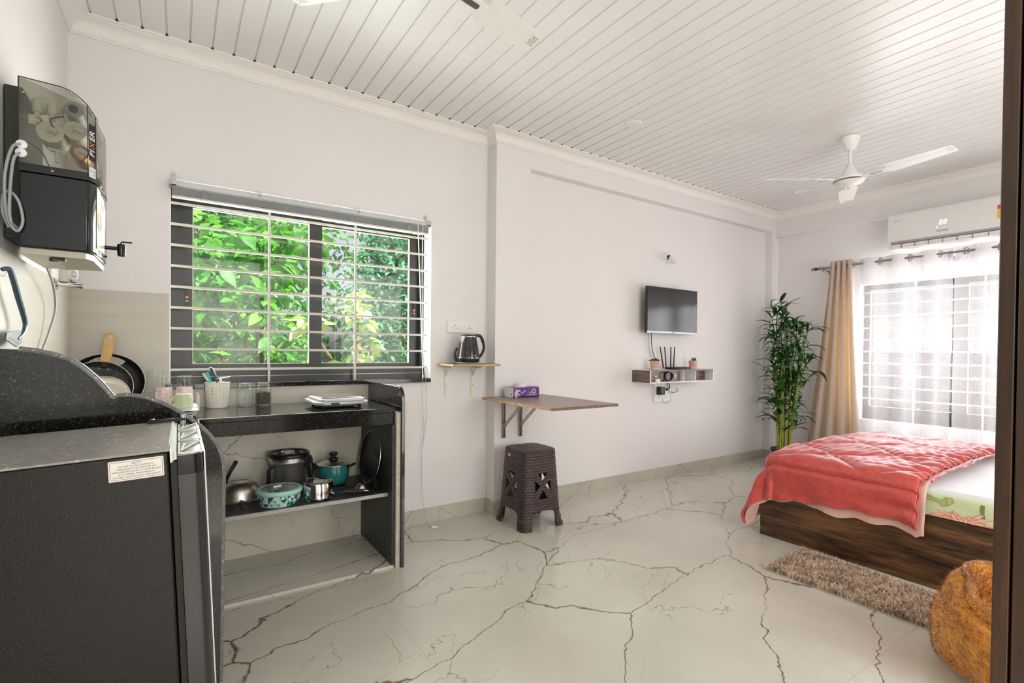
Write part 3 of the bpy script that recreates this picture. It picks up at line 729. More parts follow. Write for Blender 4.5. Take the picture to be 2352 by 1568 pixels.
# clear ribbed door cap with triangular pockets
b = MB(); b.prism([(.037, 1.202), (.064, 1.202), (.075, 1.214), (.080, 1.230), (.080, 1.63), (.074, 1.655), (.037, 1.66)], .8725, .8745)
for ya, yb in ((1.205, 1.34), (1.37, 1.50), (1.53, 1.65)):
    for (xa, y_a), (xc, y_c) in (((.040, ya), (.080, ya)), ((.080, ya), (.080, yb)), ((.080, yb), (.044, ya + .03)), ((.040, ya), (.040, yb)), ((.044, ya + .03), (.050, yb - .02))):
        b.tube([(xa, y_a, .877), (xc, y_c, .877)], .0021, 4, 1)
b.build('door_cap', ['fridge_top', 'gasket'], fr, smooth=False)
b = MB(); b.box(-.03, .060, 1.640, 1.662, .8890, .8965); b.box(-.03, -.005, 1.64, 1.662, .886, .889); b.cyl((.05, 1.65, .874), (.05, 1.65, .905), .007, 12, 1); b.cyl((-.018, 1.650, .8965), (-.018, 1.650, .9), .005, 8, 1)
b.build('hinge_cover', ['black_gloss', 'chrome'], fr, bevel=.001)
b = MB(); T = XF((-.029, 1.1992, .858), (1, 0, 0), (0, 0, 1))
b.prism(rbox_poly(-.043, .043, -.0195, .0195, .002), -.0001, .0004, 'z', 0, T)
for q in (-.0165, .0165): b.box(-.0405, .0405, q - .0003, q + .0003, .0004, .0006, 1, T)
for q in (-.0405, .0405): b.box(q - .0003, q + .0003, -.0165, .0165, .0004, .0006, 1, T)
for i, (s_, z_) in enumerate((('NOTE', .0055), ('IN CASE OF HIGH HUMIDITY,', .0042), ('APPEARANCE OF MOISTURE ON', .0042), ('REFRIGERATOR BODY AT SOME PLACES', .0042), ('IS A NORMAL PHENOMENON.', .0042), ('YOU MAY TAKE A CLOTH AND WIPE IT.', .0042))):
    b.text(s_, T @ Matrix.Translation((0, .0125 - i * .0050, .0005)), z_, .0001, 1)
b.build('sticker', ['sticker', 'ink'], fr, smooth=False, label='white rectangular notice sticker')
for fx, h in ((-.365, .021), (.0, .029)):
    for fy in (1.23, 1.63): MB().cyl((fx, fy, h - .021 + .001 + (0 if fx < -.1 else .0)), (fx, fy, .032), .014, 12).build('foot', 'black_plastic', fr)
fr.rotation_euler = (0, R(-2.5), 0)

# ------------------------------------------------------------------ left wall: purifier, valve, ladle
pu = thing('water_purifier', (-.3, 2.04, 1.37), 'black wall-mounted water purifier with smoky transparent cover and side tap', 'water purifier')
b = MB(); b.box(XL + .002, -.366, 1.95, 2.20, 1.40, 1.83); b.build('back_plate', 'purifier_back', pu, bevel=.004)  # mounting plate; its dark colour also stands in for the shadow behind
X0, X1, Y0, Y1 = -.362, -.205, 1.88, 2.20
def pshape(ins=0): return [(X0, Y0 + ins), (-.217 - ins * .3, Y0 + ins), (-.203 - ins, 1.906 + ins * .3), (-.1975 - ins, 1.97), (-.195 - ins, 2.04), (-.197 - ins, 2.11), (-.206 - ins, 2.16), (-.225 - ins, 2.19), (-.26, Y1 - ins), (X0, Y1 - ins)]
b = MB(); b.prism(pshape(), 1.372, 1.577); b.build('tank', 'purifier_tank', pu, bevel=.004, ang=50)
b = MB(); b.prism(pshape(-.0015), 1.578, 1.600); b.build('band', 'black_gloss', pu, ang=50)
# open-bottomed smoky cover: walls follow the plan, top slopes down to the front
sh = pshape(.001); b = MB(); n_ = len(sh)
def zt(x_): t = (x_ - X0) / (X1 - X0); return 1.832 - .006 * t - .050 * max(0, (t - .52) / .48) ** 2.0
lv = [1.601, 1.66, 1.72]
v = []
for z_ in lv: v += [(x_, y_, z_) for x_, y_ in sh]
v += [(x_, y_, zt(x_) - .006) for x_, y_ in sh]
v += [(x_ + (.0 if x_ < X0 + .01 else -.006), y_ + (.004 if y_ < 2.0 else -.004), zt(x_)) for x_, y_ in sh]
f = []
for j in range(4): f += [(j * n_ + i, j * n_ + (i + 1) % n_, (j + 1) * n_ + (i + 1) % n_, (j + 1) * n_ + i) for i in range(n_)]
b.add(v, f)
m_ = 10
b.grid(lambda u_, w_: (X0 + (X1 - .006 - X0) * u_, Y0 + .005 + (Y1 - Y0 - .012) * w_, zt(X0 + (X1 - X0) * u_)), 14, 2)
b.build('cover', 'smoky_cover', pu, ang=40)
b = MB(); b.tube([(X0, Y0 + .001, 1.60), (X0, Y0 + .001, zt(X0))], .0016, 5); b.tube([(X0 + (-.219 - X0) * t / 12, Y0 + .002, zt(X0 + (-.219 - X0) * t / 12)) for t in range(13)], .0014, 5)
b.tube([(-.219, Y0 + .002, zt(-.219) - .001), (-.2175, Y0 - .001, 1.72), (-.2175, Y0 - .001, 1.60)], .0013, 5)
b.tube([(-.219, Y0 + .002, zt(-.219)), (-.206, 1.908, zt(X1) + .001), (-.200, 1.97, zt(X1) - .001), (-.198, 2.04, zt(X1) - .002), (-.201, 2.12, zt(X1) - .001), (-.228, 2.19, zt(X1))], .0014, 5)
b.tube([(-.2035, 1.906, zt(X1) - .003), (-.2025, 1.906, 1.70), (-.2025, 1.906, 1.60)], .0012, 5)
b.build('cover_rim', 'black_plastic', pu)
def part_cyl(name, a, c, r, m_, r2=None, n=20): return MB().cyl(a, c, r, n, r2=r2).build(name, m_, pu)
b = MB(); b.sphere((-.325, 1.94, 1.785), .024, 16); b.sphere((-.298, 1.94, 1.782), .022, 16)
for x_ in (-.330, -.298): b.cyl((x_, 1.915, 1.785), (x_, 1.91, 1.752), .011, 14); b.cyl((x_, 1.91, 1.752), (x_, 1.905, 1.735), .007, 12)
b.build('membrane_housing', 'filter_white', pu)
for cx, cz, r_, mm in ((-.303, 1.706, .030, 'cream_plastic'), (-.250, 1.722, .026, 'filter_white'), (-.252, 1.782, .022, 'grey_plastic'), (-.240, 1.662, .022, 'copper')):
    b = MB(); b.lathe([(r_ * .72, 0), (r_, .004), (r_, .10), (r_ * .9, .11)], n=22, T=XF((cx, 1.905, cz), (1, 0, 0), (0, 0, 1)) @ Matrix.Scale(-1, 4, (0, 0, 1)))
    b.lathe([(r_ * .5, -.002), (r_ * .5, .003)], n=18, mi=1, T=XF((cx, 1.905, cz), (1, 0, 0), (0, 0, 1)))
    if mm != 'grey_plastic': b.tube([(cx - .003, 1.90, cz), (cx + .006, 1.894, cz + .002), (cx + .018, 1.895, cz - .004)], [.008, .008, .007], 10, 1)
    b.build('filter_cartridge', [mm, 'filter_white' if mm != 'grey_plastic' else 'ink'], pu)
b = MB(); b.tube([(-.287, 1.90, 1.655), (-.287, 1.90, 1.62)], .004, 8); b.tube([(-.305, 1.90, 1.655), (-.265, 1.90, 1.65)], .0045, 8)
b.build('connector', 'filter_white', pu)
b = MB(); b.box(-.345, -.330, 1.895, 1.91, 1.715, 1.74); b.box(-.338, -.322, 1.893, 1.908, 1.722, 1.73)
b.build('connector', 'filter_white', pu)
b = MB(); b.tube(spline([(-.345, 1.89, 1.66), (-.318, 1.888, 1.64), (-.30, 1.888, 1.60)], 5), .0016, 5); b.build('inner_wire', 'black_plastic', pu); b = MB(); b.tube(spline([(-.27, 1.89, 1.75), (-.30, 1.895, 1.735), (-.285, 1.89, 1.70)], 5), .0015, 5)
b.build('inner_wire', 'black_plastic', pu)
b = MB()
for k in range(2): b.tube(spline([(-.215, 1.93 + k * .1, 1.70), (-.212, 1.99 + k * .08, 1.66), (-.216, 2.06 + k * .05, 1.61)], 5), .005, 8)
b.build('inner_hose', 'clear_plastic', pu)
b = MB()
def CH(z_, e=.0008): return XF((-.210 + .88 * e, 1.893 - .47 * e, z_), (0, 0, 1), (-.474, -.88, 0))
# name strip on the chamfer, reading upward
b.box(-.052, .052, -.0125, .0125, -.0003, .0004, 0, CH(1.690))
TT = CH(1.690, .0013)
b.text('PI', TT @ Matrix.Translation((-.030, 0, 0)), .027, .0002, 1, shear=.12)
b.text('X', TT @ Matrix.Translation((-.008, 0, 0)), .027, .0002, 2, shear=.12)
b.text('ER', TT @ Matrix.Translation((.019, 0, 0)), .027, .0002, 1, shear=.12)
b.build('name_strip', ['black_gloss', 'tissue_white', 'orange_ink'], pu, smooth=False)
b = MB(); T = XF((-.210 + .0012, 1.893 - .0007, 1.604), (.474, .88, 0), (0, 0, 1)); b.box(-.0125, .0125, -.014, .014, 0, .0006, 0, T)
for q in (.009, .006, .003):
    for a_, c_ in (((-q, -q), (q, -q)), ((q, -q), (q, q)), ((q, q), (-q, q)), ((-q, q), (-q, -q * .2))): b.tube([(a_[0], a_[1], .0008), (c_[0], c_[1], .0008)], .0005, 4, 1, T)
b.build('label', ['tissue_white', 'grey_plastic'], pu, smooth=False)
b = MB(); T = XF((-.1992 + .0012, 1.957, 1.475), (.065, 1, 0), (0, 0, 1))
b.prism([(-.045, -.085), (.06, -.085), (.075, .05), (.045, .080), (-.045, .095)], -.0003, .0004, 'z', 0, T)
b.prism([(-.045, -.01), (.0, -.01), (.0, .094), (-.045, .095)], .0004, .0006, 'z', 1, T); b.prism([(-.005, .035), (.066, .02), (.06, .058), (.035, .078), (-.005, .080)], .0006, .0008, 'z', 2, T)
for r_ in (.012, .020, .028): b.tube([(-.012 + r_ * cos(R(a)), .0 + r_ * sin(R(a)), .0009) for a in range(0, 361, 30)], .0016, 4, 2, T)
for q in range(3): b.box(.004, .05, .042 + q * .008, .0445 + q * .008, .0008, .001, 3, T)
b.build('front_sticker', ['lime', 'yellow_sticker', 'tissue_white', 'ink_red'], pu, smooth=False)
b = MB(); b.prism([(X0, Y0 + .01), (X1 - .02, Y0 + .01), (X1 - .004, 1.93), (X1 - .004, 2.16), (X0, 2.19)], 1.352, 1.3715); b.box(-.30, -.27, 1.90, 1.93, 1.345, 1.352, 1); b.box(-.31, -.29, 1.935, 1.95, 1.345, 1.352, 1)
b.build('base_tray', ['purifier_base', 'black_plastic'], pu, bevel=.002)
b = MB(); b.lathe([(.011, 0), (.011, .004), (.006, .006), (.006, .045)], n=16, T=XF((X1, 2.06, 1.418), (0, 1, 0), (0, 0, 1)))
b.lathe([(.007, -.022), (.010, -.02), (.0115, .0), (.0115, .014), (.009, .018)], (X1 + .050, 2.06, 1.415), 16)
b.tube([(X1 + .050, 2.06, 1.434), (X1 + .052, 2.06, 1.440), (X1 + .078, 2.06, 1.4415)], [.004, .003, .0028], 8)
b.build('tap', 'black_gloss', pu)
b = MB(); b.tube([(X1 + .012, 2.055, 1.416), (X1 + .013, 2.05, 1.39)], .0009, 4); b.cyl((X1 + .013, 2.05, 1.390), (X1 + .013, 2.05, 1.384), .003, 8)
b.build('tap_chain', 'black_plastic', pu)
for z_, y_ in ((1.648, 1.885), (1.624, 1.88)):
    b = MB(); b.lathe([(.010, -.004), (.012, 0), (.012, .006), (.007, .009)], n=14, T=XF((-.356, y_ - .001, z_), (1, 0, 0), (0, 0, 1))); b.build('hose_fitting', 'white_plastic', pu)
b = MB()
b.tube(spline([(-.358, 1.876, 1.648), (-.372, 1.865, 1.63), (-.384, 1.86, 1.56), (-.385, 1.865, 1.48), (-.378, 1.87, 1.43), (-.362, 1.87, 1.41), (-.352, 1.87, 1.44), (-.36, 1.87, 1.49), (-.378, 1.872, 1.515), (-.391, 1.875, 1.50), (-.393, 1.88, 1.46), (-.383, 1.89, 1.42)], 7), .0036, 8)
b.tube(spline([(-.358, 1.872, 1.622), (-.368, 1.862, 1.60), (-.374, 1.86, 1.53), (-.376, 1.86, 1.46), (-.374, 1.865, 1.43)], 7), .0036, 8)
b.tube(spline([(-.374, 1.865, 1.43), (-.35, 1.95, 1.40), (-.352, 2.12, 1.37), (-.36, 2.30, 1.32), (-.368, 2.40, 1.27), (-.372, 2.42, 1.22), (-.380, 2.36, 1.14), (-.384, 2.27, 1.07), (-.386, 2.20, .99), (-.384, 2.17, .90)], 7), .0036, 8)
b.build('hose', 'grey_plastic', pu)
b = MB(); b.tube(spline([(-.404, 1.86, 1.70), (-.4065, 1.84, 1.62), (-.406, 1.83, 1.54), (-.4065, 1.85, 1.44)], 5), .0011, 4); b.build('power_cable', 'white_plastic', pu)
for p in ((-.352, 1.8785, 1.79), (-.292, 1.8785, 1.6095), (-.293, 1.8775, 1.588)): MB().cyl(p, (p[0], p[1] - .002, p[2]), .0028, 10).build('screw', 'nickel', pu)

vl = thing('angle_valve', (-.35, 2.6, 1.34), 'chrome angle valve on the left wall feeding the purifier, white pressure limiter on top', 'valve')
b = MB(); b.cyl((XL + .0125, 2.6, 1.341), (-.322, 2.6, 1.341), .011, 14); b.cyl((-.322, 2.6, 1.341), (-.316, 2.6, 1.341), .0125, 14); b.cyl((XL + .0122, 2.6, 1.341), (XL + .016, 2.6, 1.341), .022, 16); b.build('valve_body', 'chrome', vl)
b = MB(); b.cyl((-.372, 2.6, 1.352), (-.372, 2.6, 1.398), .0165, 16); b.cyl((-.372, 2.6, 1.398), (-.372, 2.6, 1.415), .0155, 16, 1); b.build('pressure_limiter', ['cream_plastic', 'grey_plastic'], vl)
b = MB(); b.cyl((-.345, 2.6, 1.352), (-.345, 2.6, 1.362), .009, 10, 2); b.tube(spline([(-.345, 2.6, 1.362), (-.338, 2.6, 1.375), (-.338, 2.6, 1.392), (-.345, 2.59, 1.402)], 4), .008, 10)
for z_ in (1.374, 1.400): b.lathe([(.0088, -.002), (.0095, 0), (.0088, .002)], (-.340, 2.6, z_), 12, 1, cap=False)
b.tube([(-.345, 2.59, 1.402), (-.352, 2.52, 1.43)], .0035, 6)
b.build('elbow', ['white_plastic', 'blue_plastic', 'nickel'], vl)

la = thing('spatula', (-.39, 1.9, 1.2), 'blue-grey slotted spatula hanging from a hook on the left wall tiles', 'spatula')
b = MB()
pts_ = spline([(-.386, 1.838, 1.300), (-.375, 1.85, 1.303), (-.372, 1.875, 1.28), (-.371, 1.92, 1.235), (-.370, 1.968, 1.19), (-.370, 1.99, 1.160), (-.371, 1.965, 1.134), (-.373, 1.925, 1.12)], 5)
b.tube(pts_, [.0055 + .002 * sin(i / 8) for i in range(len(pts_))], 8); b.build('handle', 'blue_tool', la)
b = MB(); T = XF((-.374, 1.885, 1.123), (0, 1, -.15), (0, .15, 1))
b.prism([(-.075, -.018), (.035, -.022), (.075, -.004), (.095, .030), (.050, .028), (.0, .018), (-.07, .0)], -.002, .002, 'z', 0, T)
for q in range(4): b.box(-.05 + q * .026, -.036 + q * .026, -.014, -.005, .002, .0025, 1, T)
b.build('blade', ['blue_tool', 'chrome'], la, bevel=.001)
hk = MB(); hk.lathe([(.020, 0), (.020, .004), (.014, .006)], n=18, T=XF((XL + .0122, 1.825, 1.292), (0, 1, 0), (0, 0, 1))); hk.tube(spline([(XL + .018, 1.83, 1.285), (XL + .028, 1.832, 1.283), (XL + .031, 1.834, 1.292)], 4), .003, 6)
tag(hk.build('adhesive_hook', 'white_plastic'), 'round white hook stuck to the left wall tiles, holding the spatula', 'hook')

# ------------------------------------------------------------------ things on the worktop
def lean(cx, yb, zb, a):   # disc frame: local x = world x, local y = up the leaning plane, z = towards the room
    return XF((cx, yb, zb), (1, 0, 0), (0, sin(a), cos(a)))
def pan(name, cx, r, yb, zb, a, m_in, rim, label, depth=.03, cat='frying pan'):
    t = thing(name, (cx, yb, zb), label, cat)
    T = lean(cx, yb, zb, a) @ Matrix.Translation((0, r, 0))
    b = MB(); b.lathe([(r * .80, -depth), (r * .93, -depth * .7), (r, 0), (r * .985, .0015), (r * .92, -depth * .68), (r * .78, -depth + .003), (.001, -depth + .003)], n=48, T=T); b.build('pan_body', m_in, t, ang=60)
    b = MB(); b.tube([(r * .995 * cos(2 * pi * k / 48), r * .995 * sin(2 * pi * k / 48), 0) for k in range(48)], .0022, 6, 0, T, closed=True); b.build('rim', rim, t)
    return t, T
AL = R(24)
t, T = pan('frying_pan', -.270, .143, 2.800, .8065, AL, 'black_plastic', 'steel', 'largest black pan leaning at the back against the beige tiles left of the window')
t, T = pan('frying_pan', -.292, .125, 2.757, .8065, AL, 'speckled_nonstick', 'steel', 'speckled black frying pan with light wood handle, propped in front of the larger black pan')
b = MB(); TT = T @ Matrix.Translation((.020, .105, .004)) @ Matrix.Rotation(R(-7), 4, 'Z')
b.prism([(-.017, .010), (.017, .010), (.021, .14), (.016, .155), (-.016, .155), (-.021, .14)], .000, .014, 'z', 0, TT)
b.prism(rbox_poly(-.007, .007, .118, .142, .006), .0138, .0146, 'z', 1, TT)
b.build('handle', ['light_wood', 'beige_tile'], t, bevel=.003)
b = MB(); b.box(-.010, .010, -.012, .010, -.004, .006, 0, TT)
for q in (-.014, .014): b.cyl(TT @ Vector((q, -.02, -.006)), TT @ Vector((q, -.02, .001)), .004, 10, 1)
b.build('rivet_plate', ['black_plastic', 'chrome'], t)
t = thing('pan_lid', (-.27, 2.7, .8065), 'round steel-rimmed lid leaning in front of the speckled frying pan', 'lid')
T = lean(-.265, 2.715, .8065, AL) @ Matrix.Translation((0, .088, 0))
b = MB(); b.lathe([(.0885, -.004), (.0885, .0), (.080, .003), (.070, .0035), (.066, .001), (.058, .001), (.001, .004)], n=48, T=T); b.build('lid_plate', 'brushed_steel', t, ang=50)
b = MB(); b.tube([(.089 * cos(2 * pi * k / 40), .089 * sin(2 * pi * k / 40), 0) for k in range(40)], .003, 6, 0, T, closed=True); b.build('rim', 'chrome', t)

dr = thing('dish_rack', (-.06, 2.58, ZCT), 'white plastic dish drainer tray half hidden by the granite divider', 'dish rack')
b = MB()
for q in (0, 1, 2): b.prism(rbox_poly(-.158 - .004 * q, .060 + .006 * q, 2.46 - .004 * q, 2.76 + .004 * q, .02), ZCT + .012 + q * .010, ZCT + .014 + q * .010)
b.build('tray', 'white_plastic', dr)
b = MB()
for xe in (-.164, .072): b.tube([(xe, 2.465, ZCT + .03), (xe, 2.465, ZCT + .085), (xe, 2.755, ZCT + .085), (xe, 2.755, ZCT + .03)], .003, 6)
for q in range(8): b.tube([(.072, 2.47 + q * .04, ZCT + .035), (.072, 2.47 + q * .04, ZCT + .085)], .0018, 5)
b.tube([(-.164, 2.462, ZCT + .045), (.072, 2.462, ZCT + .045)], .003, 6)
b.build('rail', 'clear_plastic', dr)
for fx in (-.14, .045):
    for fy in (2.48, 2.74): MB().cyl((fx, fy, ZCT), (fx, fy, ZCT + .013), .006, 8).build('foot', 'white_plastic', dr)
ZR = ZCT + .0345
def tumbler(cx, cy, r, h, label, prt=True, cat='glass', up=False):
    t = thing('drinking_glass', (cx, cy, ZR), label, cat, 'upside-down printed glasses on the drainer' if prt else None)
    b = MB(); b.lathe([(r, 0), (r * .80, h * .86), (r * .80, h), (r * .70, h)], (cx, cy, ZR), 24); b.build('bowl', 'clear_glass', t)
    b = MB(); b.lathe([(r * .78, h * .985), (r * .78, h + .002), (.001, h + .001)], (cx, cy, ZR), 24); b.build('glass_base', 'clear_plastic', t)
    if prt: b = MB(); b.lathe([(r * .985, h * .04), (r * .87, h * .62), (r * .86, h * .66)], (cx, cy, ZR), 24, cap=False); b.build('print', 'glass_print', t)
    return t
tumbler(-.052, 2.60, .034, .135, 'left one of two upside-down glasses printed with pink flowers, beside the tall plain glass')
tumbler(.022, 2.60, .034, .135, 'right one of two upside-down glasses printed with pink flowers, beside the white utensil holder')
tumbler(-.085, 2.70, .036, .165, 'tall plain clear glass upside down behind the flower-printed glasses', False)
b = MB(); b.lathe([(.030, 0), (.030, .075), (.027, .09), (.026, .095)], (-.012, 2.70, ZR), 20); b.tube([(-.012 + .03 + .018 * sin(pi * k / 8), 2.70, ZR + .02 + .05 * k / 8) for k in range(9)], .004, 6)
tag(b.build('glass_mug', 'clear_glass'), 'small clear glass mug upside down between the two printed glasses', 'mug')
b = MB(); b.lathe([(.032, 0), (.032, .055), (.028, .066), (.001, .067)], (.018, 2.50, ZR), 24); b.tube([(.018 - .03 - .02 * sin(pi * k / 8), 2.50, ZR + .008 + .045 * k / 8) for k in range(9)], .005, 6)
tag(b.build('coffee_mug', 'mug_green'), 'pale green striped mug upside down at the front of the dish drainer', 'mug')

bk = thing('utensil_holder', (.160, 2.852, ZCT), 'cream perforated plastic utensil holder standing below the window sill', 'utensil holder')
BH = .121
def bk_r(t): return .0455 + .0085 * t
b = MB(); nu, nv = 140, 84
def bskip(u_, v_):
    k = (u_ * 20) % 1 - .5; row = v_ * 8.6 - .75; j = round(row); fr_ = row - j
    if j < 0 or j > 6: return False
    rr_ = .006 * (.28 + .72 * j / 6) * .62; dx = k * 2 * pi * .05 / 20; dz = fr_ * BH / 8.6
    return hypot(dx, dz * .9) < rr_
b.grid(lambda u_, v_: (.160 + bk_r(v_) * cos(2 * pi * u_), 2.852 + bk_r(v_) * sin(2 * pi * u_), ZCT + .003 + BH * v_), nu, nv, skip=bskip, wrap=True)
b.lathe([(.001, .0005), (.044, .0005), (.0457, .004)], (.160, 2.852, ZCT), 40)
b.lathe([(.0545, BH), (.0562, BH + .003), (.0545, BH + .005)], (.160, 2.852, ZCT), 40, cap=False)
b.build('basket', 'cream_plastic', bk, ang=60)
def utensil(name, label, build, m_): t = MB(); build(t); return tag(t.build(name, m_), label, name.replace('_', ' '))
utensil('kitchen_knife', 'translucent white and pink handled knife leaning left in the utensil holder', lambda t: (t.tube([(.150, 2.85, ZCT + .01), (.128, 2.84, ZCT + .12), (.112, 2.835, ZCT + .148), (.098, 2.83, ZCT + .170)], [.002, .004, .006, .004], 8)), 'sticker')
utensil('spreader', 'teal flat-handled spreader standing in the utensil holder', lambda t: t.add([], []) and t.box(-.009, .009, -.002, .002, 0, .165, 0, XF((.158, 2.835, ZCT + .015), (1, 0, .28), (0, 1, 0)) @ Matrix.Identity(4)) , 'teal_tool')
utensil('peeler', 'dark blue curved-handled peeler standing behind the teal spreader', lambda t: t.tube(spline([(.168, 2.862, ZCT + .02), (.160, 2.86, ZCT + .12), (.152, 2.86, ZCT + .150), (.142, 2.86, ZCT + .176), (.134, 2.86, ZCT + .192), (.128, 2.86, ZCT + .189)], 4), [.003] * 4 + [.005] * 4 + [.007] * 12 + [.006], 8), 'blue_tool')
def strainer(t):
    c_ = (.188, 2.868, ZCT + .146)
    t.tube([(c_[0] + .027 * cos(2 * pi * k / 24), c_[1] + .02 * sin(2 * pi * k / 24), c_[2] + .004 * cos(2 * pi * k / 24)) for k in range(24)], .0022, 6, closed=True)
    for k in range(7): t.tube([(c_[0] - .024 + k * .008, c_[1] - .012, c_[2]), (c_[0] - .016 + k * .006, c_[1], c_[2] - .02)], .001, 4)
    t.tube([(c_[0], c_[1], c_[2] - .018), (.18, 2.86, ZCT + .02)], .002, 5)
utensil('tea_strainer', 'small steel wire strainer lying on top of the utensil holder', strainer, 'steel')
utensil('whisk', 'cream handled utensil standing beside the wire strainer', lambda t: t.tube([(.172, 2.84, ZCT + .02), (.176, 2.838, ZCT + .12), (.170, 2.838, ZCT + .148)], [.003, .005, .006], 8), 'cream_plastic')

def jar(x_, y_, label, full):
    t = thing('glass_jar', (x_, y_, ZCT), label, 'jar')
    b = MB(); n_ = 72; prof = [(.034, .0), (.0355, .004), (.0355, .076), (.034, .086), (.026, .094), (.0255, .099)]
    v = []; f = []
    for i, (r_, z_) in enumerate(prof):
        for k in range(n_):
            rr_ = r_ + (.0009 * cos(k * pi) if 1 <= i <= 3 else 0); v.append((x_ + rr_ * cos(2 * pi * k / n_), y_ + rr_ * sin(2 * pi * k / n_), ZCT + .0005 + z_))
    for i in range(len(prof) - 1):
        for k in range(n_): f.append((i * n_ + k, i * n_ + (k + 1) % n_, (i + 1) * n_ + (k + 1) % n_, (i + 1) * n_ + k))
    b.add(v, f); b.build('jar_body', 'clear_glass', t)
    b = MB(); b.lathe([(.001, .0006), (.0345, .0006), (.0352, .006), (.033, .007), (.001, .004)], (x_, y_, ZCT), 32); b.build('jar_base', 'clear_plastic', t)
    b = MB(); b.lathe([(.028, .100), (.0285, .101), (.0285, .112), (.027, .116), (.001, .117)], (x_, y_, ZCT), 32, cap=False); b.lathe([(.0275, .099), (.030, .1015), (.0275, .104)], (x_, y_, ZCT), 32, cap=False); b.build('lid', 'clear_plastic', t)
    if full: b = MB(); b.lathe([(.001, .008), (.032, .008), (.0325, .066), (.028, .070), (.001, .069)], (x_, y_, ZCT), 28, cap=False); b.build('coffee', 'coffee', t)
jar(.281, 2.865, 'empty ribbed glass jar with lid, right of the utensil holder', False)
jar(.368, 2.868, 'ribbed glass jar half full of dark brown coffee', True)

sc = thing('kitchen_scale', (.68, 2.66, ZCT), 'flat grey kitchen scale with steel platform at the right of the worktop', 'kitchen scale')
T = Matrix.Translation((.682, 2.668, ZCT - .012))
b = MB(); b.prism([(-.115, -.125), (-.095, -.150), (.105, -.150), (.128, -.135), (.128, .125), (.110, .14), (-.11, .14), (-.13, .12), (-.13, -.09)], .030, .046, T=T)
b.prism([(-.105, -.120), (-.09, -.140), (.1, -.140), (.115, -.125), (.115, .11), (-.105, .11), (-.115, .1)], .046, .060, T=T)
b.build('scale_body', 'headrail_grey', sc, bevel=.004)
b = MB(); b.prism([(-.098, -.118), (.096, -.118), (.100, .11), (-.1, .11)], .060, .066, T=T); b.build('platform', 'chrome', sc, bevel=.001)
b = MB(); b.prism([(-.09, -.1), (.09, -.1), (.1, .1), (-.1, .1)], .018, .030, T=T); b.build('underside', 'black_plastic', sc)
for fx in (-.085, .09):
    for fy in (-.11, .11): MB().cyl(T @ Vector((fx, fy, .0121)), T @ Vector((fx, fy, .031)), .008, 10).build('foot', 'rubber_black', sc)
MB().box(-.06, -.02, -.1515, -.150, .033, .042, 0, T).build('display', 'ink', sc)

# ------------------------------------------------------------------ things on the open shelf
def ear(b, c_, ang, r0_, z_, m_=0, up=.01, L=.028):
    T = Matrix.Translation(c_) @ Matrix.Rotation(R(ang), 4, 'Z')
    b.tube([T @ Vector(p) for p in spline([(r0_ - .004, -.022, z_), (r0_ + L * .7, -.020, z_ + up), (r0_ + L, 0, z_ + up * 1.4), (r0_ + L * .7, .020, z_ + up), (r0_ - .004, .022, z_)], 4)], .006, 8, m_)
t = thing('wok', (.252, 2.752, ZSH), 'upside-down brushed steel wok with black handles, far left on the shelf', 'wok')
b = MB(); b.lathe([(.103, .0), (.105, .004), (.100, .006), (.092, .010), (.090, .022), (.084, .046), (.068, .070), (.046, .084), (.040, .085), (.038, .082), (.001, .082)], (.252, 2.752, ZSH), 48); b.build('pan_body', 'brushed_steel', t, ang=50)
for ang, hl in ((-92, .185), (88, .140)):
    b = MB(); TT = Matrix.Translation((.252, 2.752, ZSH)) @ Matrix.Rotation(R(ang), 4, 'Z')
    b.tube([TT @ Vector(p) for p in ((.100, 0, .012), (.122, 0, .013), (.13, 0, .012), (hl, 0, .010))], [.008, .010, .012, .010], 10); b.build('handle', 'black_plastic', t)
t = thing('saucepan', (.185, 2.845, ZSH), 'dark saucepan behind the wok with its chrome-trimmed handle sticking up', 'saucepan')
b = MB(); b.lathe([(.042, 0), (.046, .06), (.048, .062)], (.163, 2.872, ZSH), 28); b.build('pan_body', 'black_plastic', t)
b = MB(); b.tube([(.190, 2.85, ZSH + .055), (.215, 2.82, ZSH + .125), (.236, 2.79, ZSH + .175)], [.006, .009, .010], 10, 0); b.tube([(.213, 2.815, ZSH + .12), (.235, 2.782, ZSH + .177)], .0045, 6, 1); b.build('handle', ['black_plastic', 'chrome'], t)

t = thing('food_container', (.400, 2.578, ZSH), 'round mint green container with triangle pattern and clear lid, at the front of the shelf', 'food container')
b = MB(); r_ = .094; b.grid(lambda u_, v_: (.400 + (r_ - .010 * (1 - v_) ** 2) * cos(2 * pi * u_), 2.578 + (r_ - .010 * (1 - v_) ** 2) * sin(2 * pi * u_), ZSH + .001 + .055 * v_), 64, 6, uvfn=lambda u_, v_: (u_ * 2 * pi * r_, .05 * v_)); b.lathe([(.001, .001), (.084, .001)], (.400, 2.578, ZSH), 48, cap=False)
b.build('dish', 'teal_triangles', t, ang=50)
b = MB(); b.lathe([(.096, .052), (.101, .056), (.102, .068), (.099, .073), (.090, .075), (.082, .074), (.080, .072)], (.400, 2.578, ZSH), 64, cap=False); l_ = b.build('lid', 'mint', t, ang=50)
b = MB(); b.lathe([(.082, .0735), (.001, .0738)], (.400, 2.578, ZSH), 48, cap=False); b.build('lid_window', 'lid_glass', l_)
b = MB(); b.tube([(.375, 2.582, ZSH + .0785), (.41, 2.594, ZSH + .0785)], .005, 8); b.build('vent_tab', 'tissue_white', l_)

